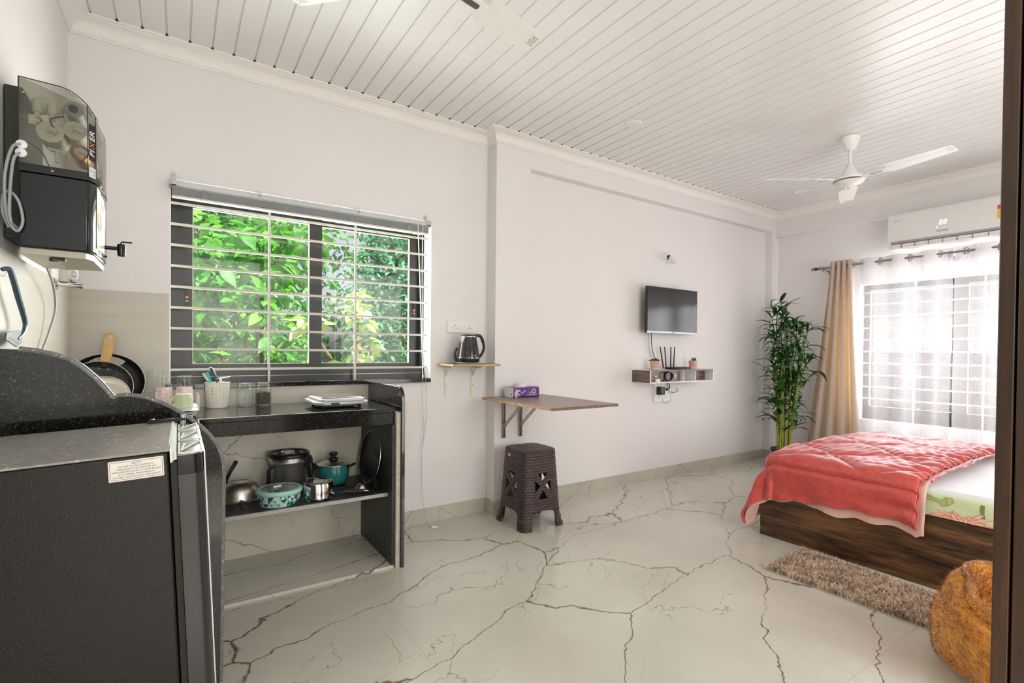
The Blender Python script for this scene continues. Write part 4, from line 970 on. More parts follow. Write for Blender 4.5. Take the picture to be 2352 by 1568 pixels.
t = thing('pressure_cooker', (.482, 2.815, ZSH), 'tall steel pressure cooker with black rim and handle behind the mint container', 'pressure cooker')
c_ = (.482, 2.815, ZSH)
b = MB(); b.lathe([(.001, .001), (.080, .001), (.083, .010), (.083, .135), (.090, .142), (.092, .146), (.086, .150), (.086, .158)], c_, 48, cap=False); b.build('pot_body', 'satin_steel', t, ang=45)
b = MB(); b.lathe([(.087, .156), (.098, .160), (.099, .172), (.090, .182), (.084, .186), (.082, .178), (.06, .176), (.001, .180)], c_, 48, cap=False); b.build('lid', 'steel', t, ang=40)
b = MB(); b.lathe([(.092, .174), (.101, .178), (.101, .190), (.093, .196), (.084, .194), (.083, .187)], c_, 40, cap=False); b.build('rim_ring', 'black_plastic', t, ang=45)
b = MB(); b.box(.455, .51, 2.80, 2.83, ZSH + .182, ZSH + .200); b.build('lid_clamp', 'steel', t, bevel=.003)
b = MB(); TT = Matrix.Translation(c_) @ Matrix.Rotation(R(-28), 4, 'Z')
b.box(.080, .115, -.022, .022, .120, .160, 0, TT); b.tube([TT @ Vector(p) for p in ((.100, 0, .14), (.112, 0, .10), (.107, 0, .06))], [.018, .020, .012], 10, 0); b.tube([TT @ Vector(p) for p in ((.088, 0, .150), (.105, 0, .175))], .016, 10, 0); b.build('handle', 'black_plastic', t)
b = MB(); TT = Matrix.Translation(c_) @ Matrix.Rotation(R(195), 4, 'Z'); b.tube([TT @ Vector(p) for p in ((.084, 0, .13), (.104, 0, .11), (.106, 0, .05), (.09, 0, .02))], .008, 8); b.build('handle', 'black_plastic', t)

t = thing('stock_pot', (.705, 2.80, ZSH), 'glossy teal stock pot with flat steel lid and black knob on the shelf', 'pot')
c_ = (.705, 2.80, ZSH)
b = MB(); b.lathe([(.001, .001), (.055, .001), (.066, .010), (.078, .035), (.083, .060), (.083, .085), (.079, .104), (.080, .108)], c_, 48, cap=False); b.build('pot_body', 'teal_pot', t, ang=50)
b = MB(); b.lathe([(.082, .106), (.086, .108), (.086, .111), (.072, .114), (.060, .122), (.03, .128), (.001, .130)], c_, 48, cap=False); b.build('lid', 'steel', t, ang=50)
b = MB(); b.lathe([(.012, .126), (.026, .134), (.024, .140), (.012, .146), (.012, .152), (.018, .156), (.023, .164), (.020, .172), (.001, .174)], c_, 24, cap=False); b.build('knob', 'black_plastic', t)
for a_ in (-30, 150): b = MB(); ear(b, c_, a_ + (5 if a_ > 0 else 0), .080, .090, 0, .014, .036); b.build('handle', 'black_plastic', t)

t = thing('milk_pan', (.575, 2.575, ZSH), 'shiny steel milk pan upside down at the front right of the shelf', 'saucepan')
c_ = (.575, 2.575, ZSH)
b = MB(); b.lathe([(.074, .0005), (.076, .002), (.0715, .006), (.0705, .070), (.066, .080), (.052, .083), (.050, .080), (.001, .080)], c_, 48); b.build('pan_body', 'chrome', t, ang=40)
b = MB()
b.tube([(.635, 2.545, ZSH + .020), (.652, 2.535, ZSH + .022), (.688, 2.525, ZSH + .022)], .004, 6, 1); b.tube([(.637, 2.56, ZSH + .020), (.660, 2.553, ZSH + .022), (.70, 2.545, ZSH + .022)], .004, 6, 1)
b.tube([(.688, 2.525, ZSH + .022), (.782, 2.505, ZSH + .018)], .0062, 8, 0); b.tube([(.695, 2.545, ZSH + .022), (.789, 2.525, ZSH + .018)], .0062, 8, 0)
b.tube([(.782, 2.505, ZSH + .018), (.802, 2.501, ZSH + .017), (.808, 2.512, ZSH + .017), (.789, 2.525, ZSH + .018)], .004, 6, 1)
b.build('handle', ['black_plastic', 'chrome'], t)

t = thing('skillet', (.862, 2.70, ZSH), 'large black skillet standing on edge against the right side of the shelf', 'frying pan')
T = XF((.850, 2.70, ZSH + .002), (-.05, 1, 0), (.16, 0, 1)) @ Matrix.Translation((0, .146, 0)) @ Matrix.Scale(-1, 4, (0, 0, 1))
b = MB(); b.lathe([(.115, -.022), (.138, -.012), (.145, .0), (.142, .001), (.134, -.010), (.112, -.018), (.001, -.018)], n=56, T=T); b.build('pan_body', 'black_plastic', t, ang=50)
b = MB(); b.tube([(.1445 * cos(2 * pi * k / 56), .1445 * sin(2 * pi * k / 56), 0) for k in range(56)], .0018, 6, 0, T, closed=True); b.build('rim', 'steel', t)
b = MB(); b.tube([(.862, 2.59, ZSH + .075), (.858, 2.55, ZSH + .04), (.852, 2.52, ZSH + .016)], [.008, .010, .013], 10); b.build('handle', 'black_plastic', t)
t = thing('ladle', (.775, 2.60, ZSH), 'steel serving ladle lying bowl-up beside the teal pot', 'ladle')
b = MB(); b.lathe([(.001, .032), (.020, .030), (.033, .016), (.038, .003), (.040, .0015), (.044, .0012)], (.800, 2.60, ZSH), 28, cap=False); b.build('bowl', 'steel', t)
b = MB(); b.tube([(.770, 2.62, ZSH + .012), (.74, 2.66, ZSH + .010), (.69, 2.68, ZSH + .008)], .004, 6); b.build('handle', 'steel', t)

cl = MB(); cl.prism([(.9525, .60), (.962, .575), (.972, .50), (.990, .435), (.996, .40), (.985, .385), (.9525, .365)], 2.52, 2.56, 'y')
tag(cl.build('oven_glove', 'navy_cloth', bevel=.006), 'dark blue cloth hanging on the outer side of the counter end slab', 'cloth')
b = MB(); b.lathe([(.001, 0), (.018, 0), (.020, .004), (.020, .010), (.016, .012)], n=20, T=XF((.975, 2.56, .295), (1, 0, 0), (0, .4, .92))); b.cyl((.9525, 2.57, .315), (.975, 2.56, .298), .008, 8)
tag(b.build('suction_hook', 'blue_plastic'), 'small blue and white plastic hook low on the counter end slab', 'hook')

# ------------------------------------------------------------------ kettle shelf
t = thing('wall_shelf', (1.55, 2.82, 1.0), 'small light wood shelf on two cream brackets carrying the kettle', 'shelf')
MB().box(1.387, 1.727, 2.714, 2.934, 1.0005, 1.014).build('shelf_board', 'shelf_edge_wood', t, bevel=.002)
MB().box(1.40, 1.722, 2.725, 2.93, 1.0142, 1.0150).build('board_top', 'bed_walnut', t, smooth=False)
for xb in (1.445, 1.640):
    b = MB(); b.box(xb - .010, xb + .010, 2.928, 2.9345, .800, .999); b.box(xb - .010, xb + .010, 2.80, 2.928, .994, 1.000); b.box(xb - .003, xb + .003, 2.80, 2.928, .984, .994)
    b.add([(xb - .003, 2.928, .925), (xb + .003, 2.928, .925), (xb - .003, 2.86, .992), (xb + .003, 2.86, .992), (xb - .003, 2.928, .940), (xb + .003, 2.928, .940), (xb - .003, 2.873, .992), (xb + .003, 2.873, .992)], [(0, 1, 3, 2), (4, 6, 7, 5), (0, 2, 6, 4), (1, 5, 7, 3)])
    for z_ in (.965, .87): b.cyl((xb, 2.9285, z_), (xb, 2.926, z_), .004, 10, 1)
    b.build('bracket', ['cream_plastic', 'nickel'], t, smooth=False)

t = thing('electric_kettle', (1.545, 2.80, 1.0152), 'glossy black electric kettle with steel spout on the small wood shelf', 'kettle')
c_ = (1.545, 2.815, 1.0152)
b = MB(); b.lathe([(.001, 0), (.070, 0), (.074, .004), (.072, .008), (.001, .009)], c_, 40, cap=False); b.build('power_base', 'grey_plastic', t)
b = MB(); b.lathe([(.001, .010), (.066, .010), (.073, .018), (.0735, .036), (.001, .0361)], c_, 40, cap=False); b.build('foot_ring', 'black_plastic', t, ang=50)
b = MB(); b.lathe([(.0725, .0365), (.068, .075), (.061, .115), (.054, .148), (.050, .170)], c_, 44, cap=False); b.lathe([(.0733, .0358), (.0733, .038)], c_, 44, 1, cap=False); b.build('kettle_body', ['kettle_black', 'steel'], t, ang=50)
b = MB(); b.lathe([(.051, .169), (.051, .1735), (.049, .1745)], c_, 40, 1, cap=False); b.lathe([(.050, .1745), (.048, .180), (.030, .187), (.001, .188)], c_, 40, 0, cap=False); b.build('lid', ['lid_dark', 'steel'], t, ang=50)
b = MB(); b.add([Vector(c_) + Vector(p) for p in ((-.040, -.030, .168), (-.066, -.012, .166), (-.040, .012, .168), (-.052, -.022, .130), (-.055, .0, .128))], [(0, 1, 3), (1, 4, 3), (1, 2, 4), (0, 3, 4, 2)]); b.build('spout', 'steel', t, smooth=False, solid=.002)
b = MB(); hp = spline([Vector(c_) + Vector(p) for p in ((.040, -.008, .178), (.070, -.012, .181), (.088, -.016, .165), (.102, -.018, .125), (.104, -.018, .095), (.090, -.016, .062), (.074, -.012, .042))], 5)
b.tube(hp, [.010] * 6 + [.0105] * 8 + [.009] * (len(hp) - 14), 10); b.build('handle', 'black_plastic', t)
b = MB(); b.tube(spline([(1.490, 2.862, 1.03), (1.480, 2.87, 1.05), (1.478, 2.872, 1.085), (1.492, 2.87, 1.115)], 4), .009, 8); b.build('cord_wrap', 'black_plastic', t)
b = MB(); b.prism(rbox_poly(-.009, .009, -.0035, .0035, .002), 0, .0012, 'z', 0, XF((1.553, 2.7445, 1.067), (1, .1, 0), (0, .14, 1))); b.build('badge', 'chrome', t)

def socket3(b, x_, y_, z_, s=1.0, mi=1):
    b.cyl((x_, y_, z_ + .010 * s), (x_, y_ - .0006, z_ + .010 * s), .0032 * s, 10, mi)
    for q in (-.0085, .0085): b.cyl((x_ + q * s, y_, z_ - .006 * s), (x_ + q * s, y_ - .0006, z_ - .006 * s), .0026 * s, 10, mi)
t = thing('socket_plate', (1.55, 2.93, 1.25), 'white double socket plate above the kettle shelf', 'socket')
b = MB(); b.prism(rbox_poly(1.449, 1.668, 1.214, 1.292, .006), 2.922, 2.9345, 'y'); b.build('plate', 'white_plastic', t, bevel=.002)
b = MB(); b.prism(rbox_poly(1.470, 1.652, 1.224, 1.282, .004), 2.9205, 2.9218, 'y')
socket3(b, 1.502, 2.9204, 1.252, 1.15); socket3(b, 1.612, 2.9204, 1.252, 1.0)
b.build('socket_face', ['white_plastic', 'ink'], t)
for xs in (1.540, 1.577): b = MB(); b.box(xs - .010, xs + .010, 2.9175, 2.9203, 1.238, 1.268); b.build('switch', 'white_plastic', t, bevel=.001)

# ------------------------------------------------------------------ folding wall table
t = thing('folding_table', (1.9, 2.46, .79), 'fold-down wall table with brown laminate top on two steel brackets', 'table')
b = MB(); b.box(1.657, 2.158, 2.096, 2.828, .7785, .7935); b.build('tabletop', ['shelf_edge_wood'], t, bevel=.0008)
MB().box(1.6575, 2.1575, 2.0965, 2.8275, .7936, .7944).build('laminate', 'table_laminate', t, smooth=False)
MB().box(1.657, 2.159, 2.0945, 2.0962, .779, .7935).build('edge_band', 'table_laminate', t, smooth=False)
for xb in (1.826, 1.963):
    b = MB()
    for q in (-.008, .008): b.box(xb + q - .0045, xb + q + .0045, 2.818, 2.829, .512, .778)
    b.box(xb - .013, xb + .013, 2.8265, 2.829, .512, .778)
    b.build('wall_rail', 'nickel', t, smooth=False)
    b = MB()
    for q in (-.009, .009): b.tube([(xb + q, 2.812, .598), (xb + q, 2.60, .766)], .0042, 4)
    b.box(xb - .012, xb + .012, 2.806, 2.818, .590, .606); b.box(xb - .012, xb + .012, 2.59, 2.61, .762, .778)
    b.build('strut', 'nickel', t, smooth=False)
    MB().box(xb - .012, xb + .012, 2.45, 2.826, .769, .778).build('top_arm', 'nickel', t, smooth=False)

t = thing('tissue_box', (1.93, 2.745, .7945), 'purple and white pack of tissues on the fold-down table', 'tissue box')
T = Matrix.Translation((1.915, 2.74, .7945)) @ Matrix.Rotation(R(3), 4, 'Z'); A, B_, H_ = .108, .05, .066
b = MB(); pr = rbox_poly(-B_, B_, 0, H_, .012)
b.prism(pr, -A, A, 'x', 0, T)
for sx_ in (-1, 1): b.prism([(p[0] * .985, p[1] * .97 + .001) for p in pr], sx_ * A, sx_ * (A + .0012), 'x', 1, T)
b.box(-.052, .03, -.025, .03, H_ - .0003, H_ + .0008, 1, T)
b.cyl(T @ Vector((-A - .001, -.028, .018)), T @ Vector((-A - .002, -.028, .018)), .005, 10, 2)
rnd = random.Random(4)
for _ in range(34):
    x_ = -.098 + abs(rnd.gauss(0, .032)); z_ = rnd.uniform(.004, .054) * (1 - (x_ + .098) * 3.2); r_ = rnd.uniform(.003, .008)
    for k in range(5): b.cyl(T @ Vector((x_ + r_ * .6 * cos(1.256 * k), -B_ - .0002, max(.004, z_) + r_ * .6 * sin(1.256 * k))), T @ Vector((x_ + r_ * .6 * cos(1.256 * k), -B_ - .0007, max(.004, z_) + r_ * .6 * sin(1.256 * k))), r_ * .36, 6, 1)
for k in range(14):
    a = 2 * pi * k / 14; TT = T @ Matrix.Translation((.062, -B_ - .0009, .038)) @ Matrix.Rotation(a, 4, 'Y'); b.box(.010, .017, 0, .0005, -.002, .002, 1, TT)
b.box(.01, .05, -B_ - .0008, -B_ - .0002, .030, .033, 3, T); b.box(.022, .045, -B_ - .0008, -B_ - .0002, .022, .026, 3, T); b.box(0, .088, -B_ - .0008, -B_ - .0002, .012, .015, 1, T)
b.build('pack', ['purple', 'tissue_white', 'ink', 'petal_pink'], t, ang=50)
b = MB(); b.grid(lambda u_, v_: T @ Vector((-.020 + .045 * u_ + .012 * v_, .006 * sin(9 * u_) * (1 + v_), H_ + .03 * v_ * (.6 + .5 * sin(3 * u_)))), 14, 6); b.build('tissue', 'tissue_white', t, solid=.0008)

# ------------------------------------------------------------------ woven plastic stool
t = thing('plastic_stool', (1.885, 2.60, 0), 'dark brown plastic stool with woven texture under the fold-down table', 'stool')
SC = (1.885, 2.600); SH = .485
def sq(a, h, r):   # rounded square outline, a in [0,1): returns x,y and side-local s in [-1,1]
    side = int(a * 4) % 4; s_ = (a * 4 - int(a * 4)) * 2 - 1
    k = 1 / ((abs(s_) ** 5 + 1) ** (1 / 5)); x_, y_ = s_ * h * k ** .9, -h * k ** .9
    for _ in range(side): x_, y_ = -y_, x_
    return x_, y_, s_
def half(z_): t_ = z_ / SH; return .158 - .034 * t_ ** .9
def sp_(u_, v_):
    z_ = SH * .985 * v_; h = half(z_); x_, y_, s_ = sq(u_ % 1, h, .03)
    n_row = 27; n_col = 11; row = int(v_ * n_row); fr_ = v_ * n_row - row; fc = ((s_ * .5 + .5) * n_col + (row % 2) * .5) % 1
    w = .0045 * (1 - (2 * fr_ - 1) ** 4) * (.10 + .90 * max(0, 1 - abs(2 * fc - 1) ** 5)) if z_ > .045 else .0016 * (0 if int((s_ * .5 + .5) * 60) % 2 else 1)
    if z_ < .062 and abs(s_) > .55: w += .008
    d = Vector((x_, y_, 0)).normalized()
    return (SC[0] + x_ + d.x * w, SC[1] + y_ + d.y * w, z_)
def holes(u_, v_):
    s_ = ((u_ % 1) * 4 % 1) * 2 - 1; z_ = SH * .985 * v_; X_ = s_ * half(z_); 
    if abs(s_) < .60 and z_ < .115 - .02 * (s_ / .6) ** 4: return True
    cx, cz = 0, .262; x_, q = X_ - cx, z_ - cz
    ax, aq = abs(x_), abs(q)
    if .018 < ax < .064 and aq < (ax - .018) * 1.0 and ax < .060 and aq < .036: return True
    if .026 < aq < .080 and ax < (aq - .026) * .72 and ax < .034: return True
    return False
b = MB(); b.grid(sp_, 320, 150, skip=holes, wrap=True)
b.build('seat_shell', 'stool_brown', t, ang=80, solid=.004)
# top with ribs
b = MB()
def tp(u_, v_):
    h = half(SH) * 1.005; x_, y_, _ = sq(u_ % 1, h * v_, .03); rib = .0016 * (1 if int((x_ / h * .5 + .5) * 26) % 2 else 0)
    return (SC[0] + x_, SC[1] + y_, SH * .985 + .003 + rib * (v_ < .98) - (.006 if v_ > .98 else 0))
b.grid(tp, 160, 48, wrap=True); b.build('seat', 'stool_brown', t, ang=40)
# edge beads round the four arches and the feet
for sd in range(4):
    b = MB(); pts_ = []
    for k in range(25):
        s_ = -.60 + 1.2 * k / 24; z_ = .115 - .02 * (s_ / .6) ** 4; pts_.append((s_, z_))
    pts_ = [(-.60, .012), (-.60, .05), (-.60, .085)] + pts_[1:-1] + [(.60, .085), (.60, .05), (.60, .012)]
    def P3(s_, z_):
        u_ = (sd + (s_ + 1) / 2) / 4; x_, y_, _ = sq(u_, half(z_) + .002, .03); return (SC[0] + x_, SC[1] + y_, z_)
    b.tube([P3(*p) for p in pts_], .0055, 6); b.build('arch_rim', 'stool_brown', t)
    b = MB()
    for cz in (.0,):
        for kx, kz in ((1, 1), (-1, 1)):
            pass
    for sg in (-1, 1):
        tri = [(sg * .016, .262), (sg * .060, .302), (sg * .063, .262), (sg * .060, .222)]
        b.tube([P3(x_ / half(z_), z_) for x_, z_ in tri], .0028, 5, closed=True)
        tri = [(0, .262 + sg * .024), (.036, .262 + sg * .078), (0, .262 + sg * .083), (-.036, .262 + sg * .078)]
        b.tube([P3(x_ / half(z_), z_) for x_, z_ in tri], .0028, 5, closed=True)
    b.build('cutout_rim', 'stool_brown', t)
for a_ in range(4):
    cx, cy = (-1, 1, 1, -1)[a_], (-1, -1, 1, 1)[a_]
    b = MB(); h = .158; pl = [(cx * (h + .006), cy * .094), (cx * (h + .006), cy * (h - .02)), (cx * (h - .004), cy * (h - .004)), (cx * (h - .02), cy * (h + .006)), (cx * .094, cy * (h + .006)), (cx * .094, cy * (h - .006)), (cx * (h - .014), cy * (h - .014)), (cx * (h - .006), cy * .094)]
    pl = [(SC[0] + p[0], SC[1] + p[1]) for p in pl]
    b.prism(pl, .0, .022); b.build('foot', 'stool_brown', t, bevel=.002)
b = MB(); T = XF((1.7525, 2.640, .440), (0, -1, 0), (.08, 0, 1)); b.lathe([(.011, 0), (.011, .0012), (.001, .0013)], n=20, T=T, sx=1.2)
b.build('sticker', 'yellow_sticker', t, label='yellow oval sticker')

# ------------------------------------------------------------------ television, bulb, open wall shelf and what is on it
t = thing('television', (3.53, 2.8, 1.45), 'small black flat television on the wall above the open shelf', 'television')
b = MB(); b.box(3.204, 3.862, 2.800, 2.822, 1.262, 1.648); b.build('casing', 'black_plastic', t, bevel=.002)
b = MB(); b.box(3.25, 3.82, 2.8225, 2.850, 1.264, 1.56); b.build('back_cover', 'black_plastic', t, bevel=.004)
b = MB(); b.box(3.211, 3.855, 2.7985, 2.7998, 1.280, 1.642); b.build('screen', 'tv_screen' if 'tv_screen' in MATS else 'black_gloss', t, smooth=False)
b = MB(); b.box(3.204, 3.862, 2.7975, 2.8, 1.262, 1.277); b.box(3.52, 3.545, 2.797, 2.7975, 1.266, 1.272, 1); b.build('lower_bezel', ['headrail_grey', 'ink'], t, smooth=False)
MB().box(3.42, 3.62, 2.851, 2.8995, 1.36, 1.52).build('wall_mount', 'black_plastic', t, smooth=False)

t = thing('wall_bulb', (3.49, 2.87, 1.93), 'white bulb in a round angled wall holder above the television', 'wall lamp')
b = MB(); T = XF((3.530, 2.8995, 1.936), (1, 0, 0), (0, 0, 1)); b.lathe([(.045, 0), (.045, .006), (.036, .010), (.030, .034), (.022, .042), (.001, .044)], n=28, T=T, cap=False); b.build('holder', 'white_plastic', t)
b = MB(); b.cyl((3.530, 2.862, 1.930), (3.534, 2.845, 1.918), .019, 16, 1); b.cyl((3.534, 2.845, 1.918), (3.538, 2.825, 1.905), .017, 16, 0); b.build('socket', ['white_plastic', 'black_plastic'], t)
b = MB(); b.tube([(3.538, 2.825, 1.905), (3.540, 2.815, 1.897), (3.546, 2.795, 1.880), (3.549, 2.785, 1.872), (3.551, 2.780, 1.868)], [.018, .026, .028, .022, .008], 18); b.build('bulb', 'tissue_white', t)

t = thing('floating_shelf', (3.56, 2.8, .85), 'white open wall shelf with dark wood ends below the television', 'shelf')
y0, y1 = 2.708, 2.899
b = MB(); b.box(3.147, 3.985, y0, y1, .848, .857); b.box(3.147, 3.985, y0, y1, .946, .955)
b.build('board', 'white_plastic', t, smooth=False)
for xa, xb, yf in ((3.147, 3.156, 0), (3.976, 3.985, 0), (3.58, 3.586, .01), (3.742, 3.748, .01)):
    MB().box(xa, xb, y0 + yf, y1, .8572, .9458).build('upright', 'white_plastic', t, smooth=False)
MB().box(3.1455, 3.147, y0 + .004, y1, .852, .951).build('end_panel', 'shelf_dark_wood', t, smooth=False)
MB().box(3.185, 3.58, 2.752, 2.758, .8574, .9456).build('drop_panel', 'shelf_grey_wood', t, smooth=False)
MB().box(3.748, 3.972, 2.79, 2.796, .8574, .9456).build('inner_panel', 'shelf_dark_wood', t, smooth=False)
b = MB(); b.box(3.156, 3.976, y0 - .0012, y0, .944, .955); b.build('edge_band', 'shelf_grey_wood', t, smooth=False)
for x_ in (3.255, 3.50): MB().cyl((x_, 2.752, .902), (x_, 2.742, .902), .006, 10).build('knob', 'chrome', t)

def pot(x_, label, kind):
    t = thing('succulent_pot', (x_, 2.78, .9552), label, 'potted plant', None)
    b = MB(); b.lathe([(.001, .001), (.040, .001), (.052, .008), (.055, .012), (.050, .013), (.001, .010)], (x_, 2.78, .9552), 28, cap=False); b.build('saucer', 'white_plastic', t)
    b = MB(); b.lathe([(.001, .011), (.033, .011), (.037, .074), (.034, .075), (.033, .066), (.001, .066)], (x_, 2.78, .9552), 28, cap=False); b.build('pot', 'pink_pot', t)
    b = MB(); c_ = Vector((x_, 2.78, 1.018))
    if kind:
        for k in range(16):
            a = k * 2.4; r_ = .010 + .0018 * k; d = Vector((cos(a) * r_ * 1.5, sin(a) * r_ * 1.5, .034 - .0014 * k)); b.tube([c_, c_ + d * .6 + Vector((0, 0, .004)), c_ + d], [.004, .006, .0006], 6)
    else:
        for k in range(7):
            a = k * 1.9; r_ = .004 + .0018 * k; b.tube([c_ + Vector((cos(a) * r_, sin(a) * r_, 0)), c_ + Vector((cos(a) * r_ * 1.5, sin(a) * r_ * 1.5, .022)), c_ + Vector((cos(a) * r_ * 1.8, sin(a) * r_ * 1.8, .044 - .003 * (k % 3)))], [.004, .005, .0006], 6)
    b.build('succulent', 'leaf_bamboo', t)
pot(3.283, 'pink pot with a spreading green succulent at the left end of the open wall shelf', True)
pot(3.787, 'pink pot with a spiky upright dark succulent, right of the router', False)

t = thing('wifi_router', (3.60, 2.80, .9552), 'black router with four upright antennas on the open wall shelf', 'router')
b = MB(); b.prism([(3.455, 2.74), (3.50, 2.725), (3.66, 2.725), (3.715, 2.745), (3.72, 2.82), (3.68, 2.845), (3.50, 2.845), (3.455, 2.82)], .9575, .975)
b.build('housing', 'black_plastic', t, bevel=.006)
for x0_, x1_ in ((3.475, 3.432), (3.513, 3.492), (3.575, 3.575), (3.615, 3.625)):
    b = MB(); b.tube([(x0_, 2.848, .965), (x0_, 2.852, .985), (x1_, 2.852, 1.148)], [.006, .0055, .0045], 8); b.build('antenna', 'black_plastic', t)
b = MB(); b.tube(spline([(3.335, 2.862, 1.264), (3.338, 2.865, 1.20), (3.352, 2.868, 1.13), (3.375, 2.868, 1.07), (3.405, 2.866, 1.03), (3.428, 2.864, .98), (3.43, 2.864, .957)], 5), .0034, 6)
tag(b.build('television_cable', 'black_plastic'), 'black cable hanging from the television down to the open wall shelf', 'cable')
b = MB(); b.tube(spline([(3.322, 2.88, 1.264), (3.322, 2.885, 1.18), (3.345, 2.886, 1.09), (3.395, 2.885, 1.035), (3.445, 2.885, 1.01), (3.452, 2.884, .957)], 5), .0022, 6)
tag(b.build('antenna_cable', 'grey_plastic'), 'thin grey cable looping beside the black one above the open wall shelf', 'cable')
b = MB()
for k in range(6):
    a0 = k * .5; b.tube([(3.392 + (.040 + .002 * k) * cos(a0 + 2 * pi * q / 24), 2.735 - .0035 * k, .9015 + (.040 - .001 * k) * sin(a0 + 2 * pi * q / 24)) for q in range(24)], .0026, 6, closed=True)
b.tube([(3.348, 2.738, .860), (3.347, 2.735, .90), (3.352, 2.735, .94)], .006, 6)
tag(b.build('coiled_cable', 'black_plastic'), 'coil of black cable tied up in the left bay of the open wall shelf', 'cable')
b = MB(); b.prism(rbox_poly(3.24, 3.29, 2.722, 2.747, .008), .8575, .880); tag(b.build('small_box', 'white_plastic', bevel=.004), 'small white rounded box lying in the left bay of the open wall shelf', 'box')
t = thing('socket_board', (3.5, 2.89, .74), 'white switchboard with sockets on the wall under the open wall shelf', 'socket')
b = MB(); b.prism(rbox_poly(3.408, 3.635, .667, .835, .006), 2.885, 2.8995, 'y'); b.build('plate', 'white_plastic', t, bevel=.002)
b = MB(); 
for xs, zs in ((3.462, .707), (3.552, .707), (3.552, .782)): socket3(b, xs, 2.8848, zs, 1.0)
b.build('socket_hole', 'ink', t)
b = MB(); b.box(3.632, 3.638, 2.880, 2.8995, .74, .835); b.build('side_module', 'white_plastic', t, smooth=False)
t = thing('charger_adapter', (3.45, 2.86, .77), 'black square plug adapter in the switchboard under the open wall shelf', 'adapter')
b = MB(); b.prism(rbox_poly(3.432, 3.486, .735, .803, .005), 2.835, 2.8845, 'y'); b.build('adapter_body', 'black_plastic', t, bevel=.003)
b = MB(); b.tube(spline([(3.458, 2.845, .736), (3.459, 2.843, .71), (3.49, 2.86, .665), (3.54, 2.872, .655), (3.60, 2.872, .672), (3.612, 2.872, .70), (3.575, 2.87, .76)], 5), .0018, 5); b.build('lead', 'grey_plastic', t)
t = thing('power_plug', (3.56, 2.86, .79), 'black plug with its cord hanging below the open wall shelf', 'plug')
b = MB(); b.tube([(3.527, 2.85, .777), (3.552, 2.862, .777), (3.575, 2.87, .776)], [.010, .009, .004], 8); b.build('plug_body', 'black_plastic', t)
b = MB(); b.tube(spline([(3.523, 2.85, .846), (3.55, 2.86, .80), (3.59, 2.87, .76), (3.64, 2.875, .745), (3.70, 2.875, .755), (3.705, 2.875, .775), (3.67, 2.872, .785)], 5), .0022, 5)
b.tube(spline([(3.55, 2.86, .846), (3.575, 2.865, .82), (3.585, 2.868, .79), (3.572, 2.868, .778)], 5), [.005] * 16, 6); b.build('lead', 'black_plastic', t)

# ------------------------------------------------------------------ ceiling fans and downlights
def fan(name, c, Rad, angs, label, zb):
    t = thing(name, (c[0], c[1], ZC - .001), label, 'ceiling fan')
    cc = (c[0], c[1], 0)
    b = MB(); b.lathe([(.001, ZC - .0015), (.058, ZC - .0015), (.060, ZC - .006), (.052, ZC - .03), (.034, ZC - .075), (.022, ZC - .088), (.001, ZC - .089)], cc, 32, cap=False); b.build('canopy', 'fan_white', t)
    b = MB(); b.cyl((c[0], c[1], ZC - .085), (c[0], c[1], zb + .105), .010, 14); b.build('downrod', 'fan_white', t)
    b = MB(); b.lathe([(.001, zb + .113), (.012, zb + .112), (.022, zb + .095), (.040, zb + .060), (.056, zb + .032), (.060, zb + .022), (.001, zb + .022)], cc, 36, cap=False); b.build('motor_cover', 'fan_white', t)
    b = MB(); b.lathe([(.060, zb + .021), (.088, zb + .016), (.095, zb + .004), (.092, zb - .004)], cc, 40, cap=False); b.lathe([(.093, zb - .0045), (.0945, zb - .008), (.088, zb - .012)], cc, 40, 1, cap=False); b.lathe([(.087, zb - .012), (.074, zb - .026), (.045, zb - .036), (.020, zb - .039), (.018, zb - .045), (.001, zb - .046)], cc, 40, cap=False)
    b.build('motor', ['fan_white', 'nickel'], t, ang=40)
    for a in angs:
        T = Matrix.Translation((c[0], c[1], zb)) @ Matrix.Rotation(R(a), 4, 'Z')
        b = MB(); b.prism([(.085, -.016), (.13, -.020), (.20, -.026), (.235, -.020), (.24, 0), (.235, .020), (.20, .026), (.13, .020), (.085, .016)], -.003, .004, 'z', 0, T @ Matrix.Rotation(R(-10), 4, 'X'))
        b.prism(rbox_poly(.130, .205, -.011, .011, .008), -.0042, -.0030, 'z', 1, T @ Matrix.Rotation(R(-10), 4, 'X'))
        ar = b.build('blade_arm', ['fan_white', 'nickel'], t, bevel=.001)
        T2 = T @ Matrix.Rotation(R(-11), 4, 'X'); b = MB()
        w0, w1 = .060, .045
        out = [(.195, -w0 * .55), (.24, -w0), (Rad - .03, -w1), (Rad - .005, -w1 * .86), (Rad, -w1 * .6), (Rad, w1 * .6), (Rad - .005, w1 * .9), (Rad - .03, w1), (.24, w0), (.195, w0 * .55)]
        b.prism(out, .0042, .0062, 'z', 0, T2)
        b.prism([(.215, -w0 * .18), (Rad - .045, -w1 * .10), (Rad - .05, w1 * .62), (.215, w0 * .66)], .0034, .0042, 'z', 0, T2)
        for q in range(7):
            for w_ in range(5):
                if (q + w_) % 2 == 0: b.box(Rad - .04 + q * .0045, Rad - .037 + q * .0045, -w1 * .55 + w_ * .009 + .0, -w1 * .55 + w_ * .009 + .005, .0034, .0042, 1, T2)
        b.build('blade', ['fan_white', 'nickel'], t, smooth=False)
    return t
fan('ceiling_fan', (3.745, 1.545), .585, (260, 143, 24), 'white three-bladed ceiling fan hanging over the bed', 2.268)
fan('ceiling_fan', (.648, 1.4545), .50, (12, 131, 251), 'white ceiling fan nearest the viewer, only two blade tips showing at the top edge', 2.27)
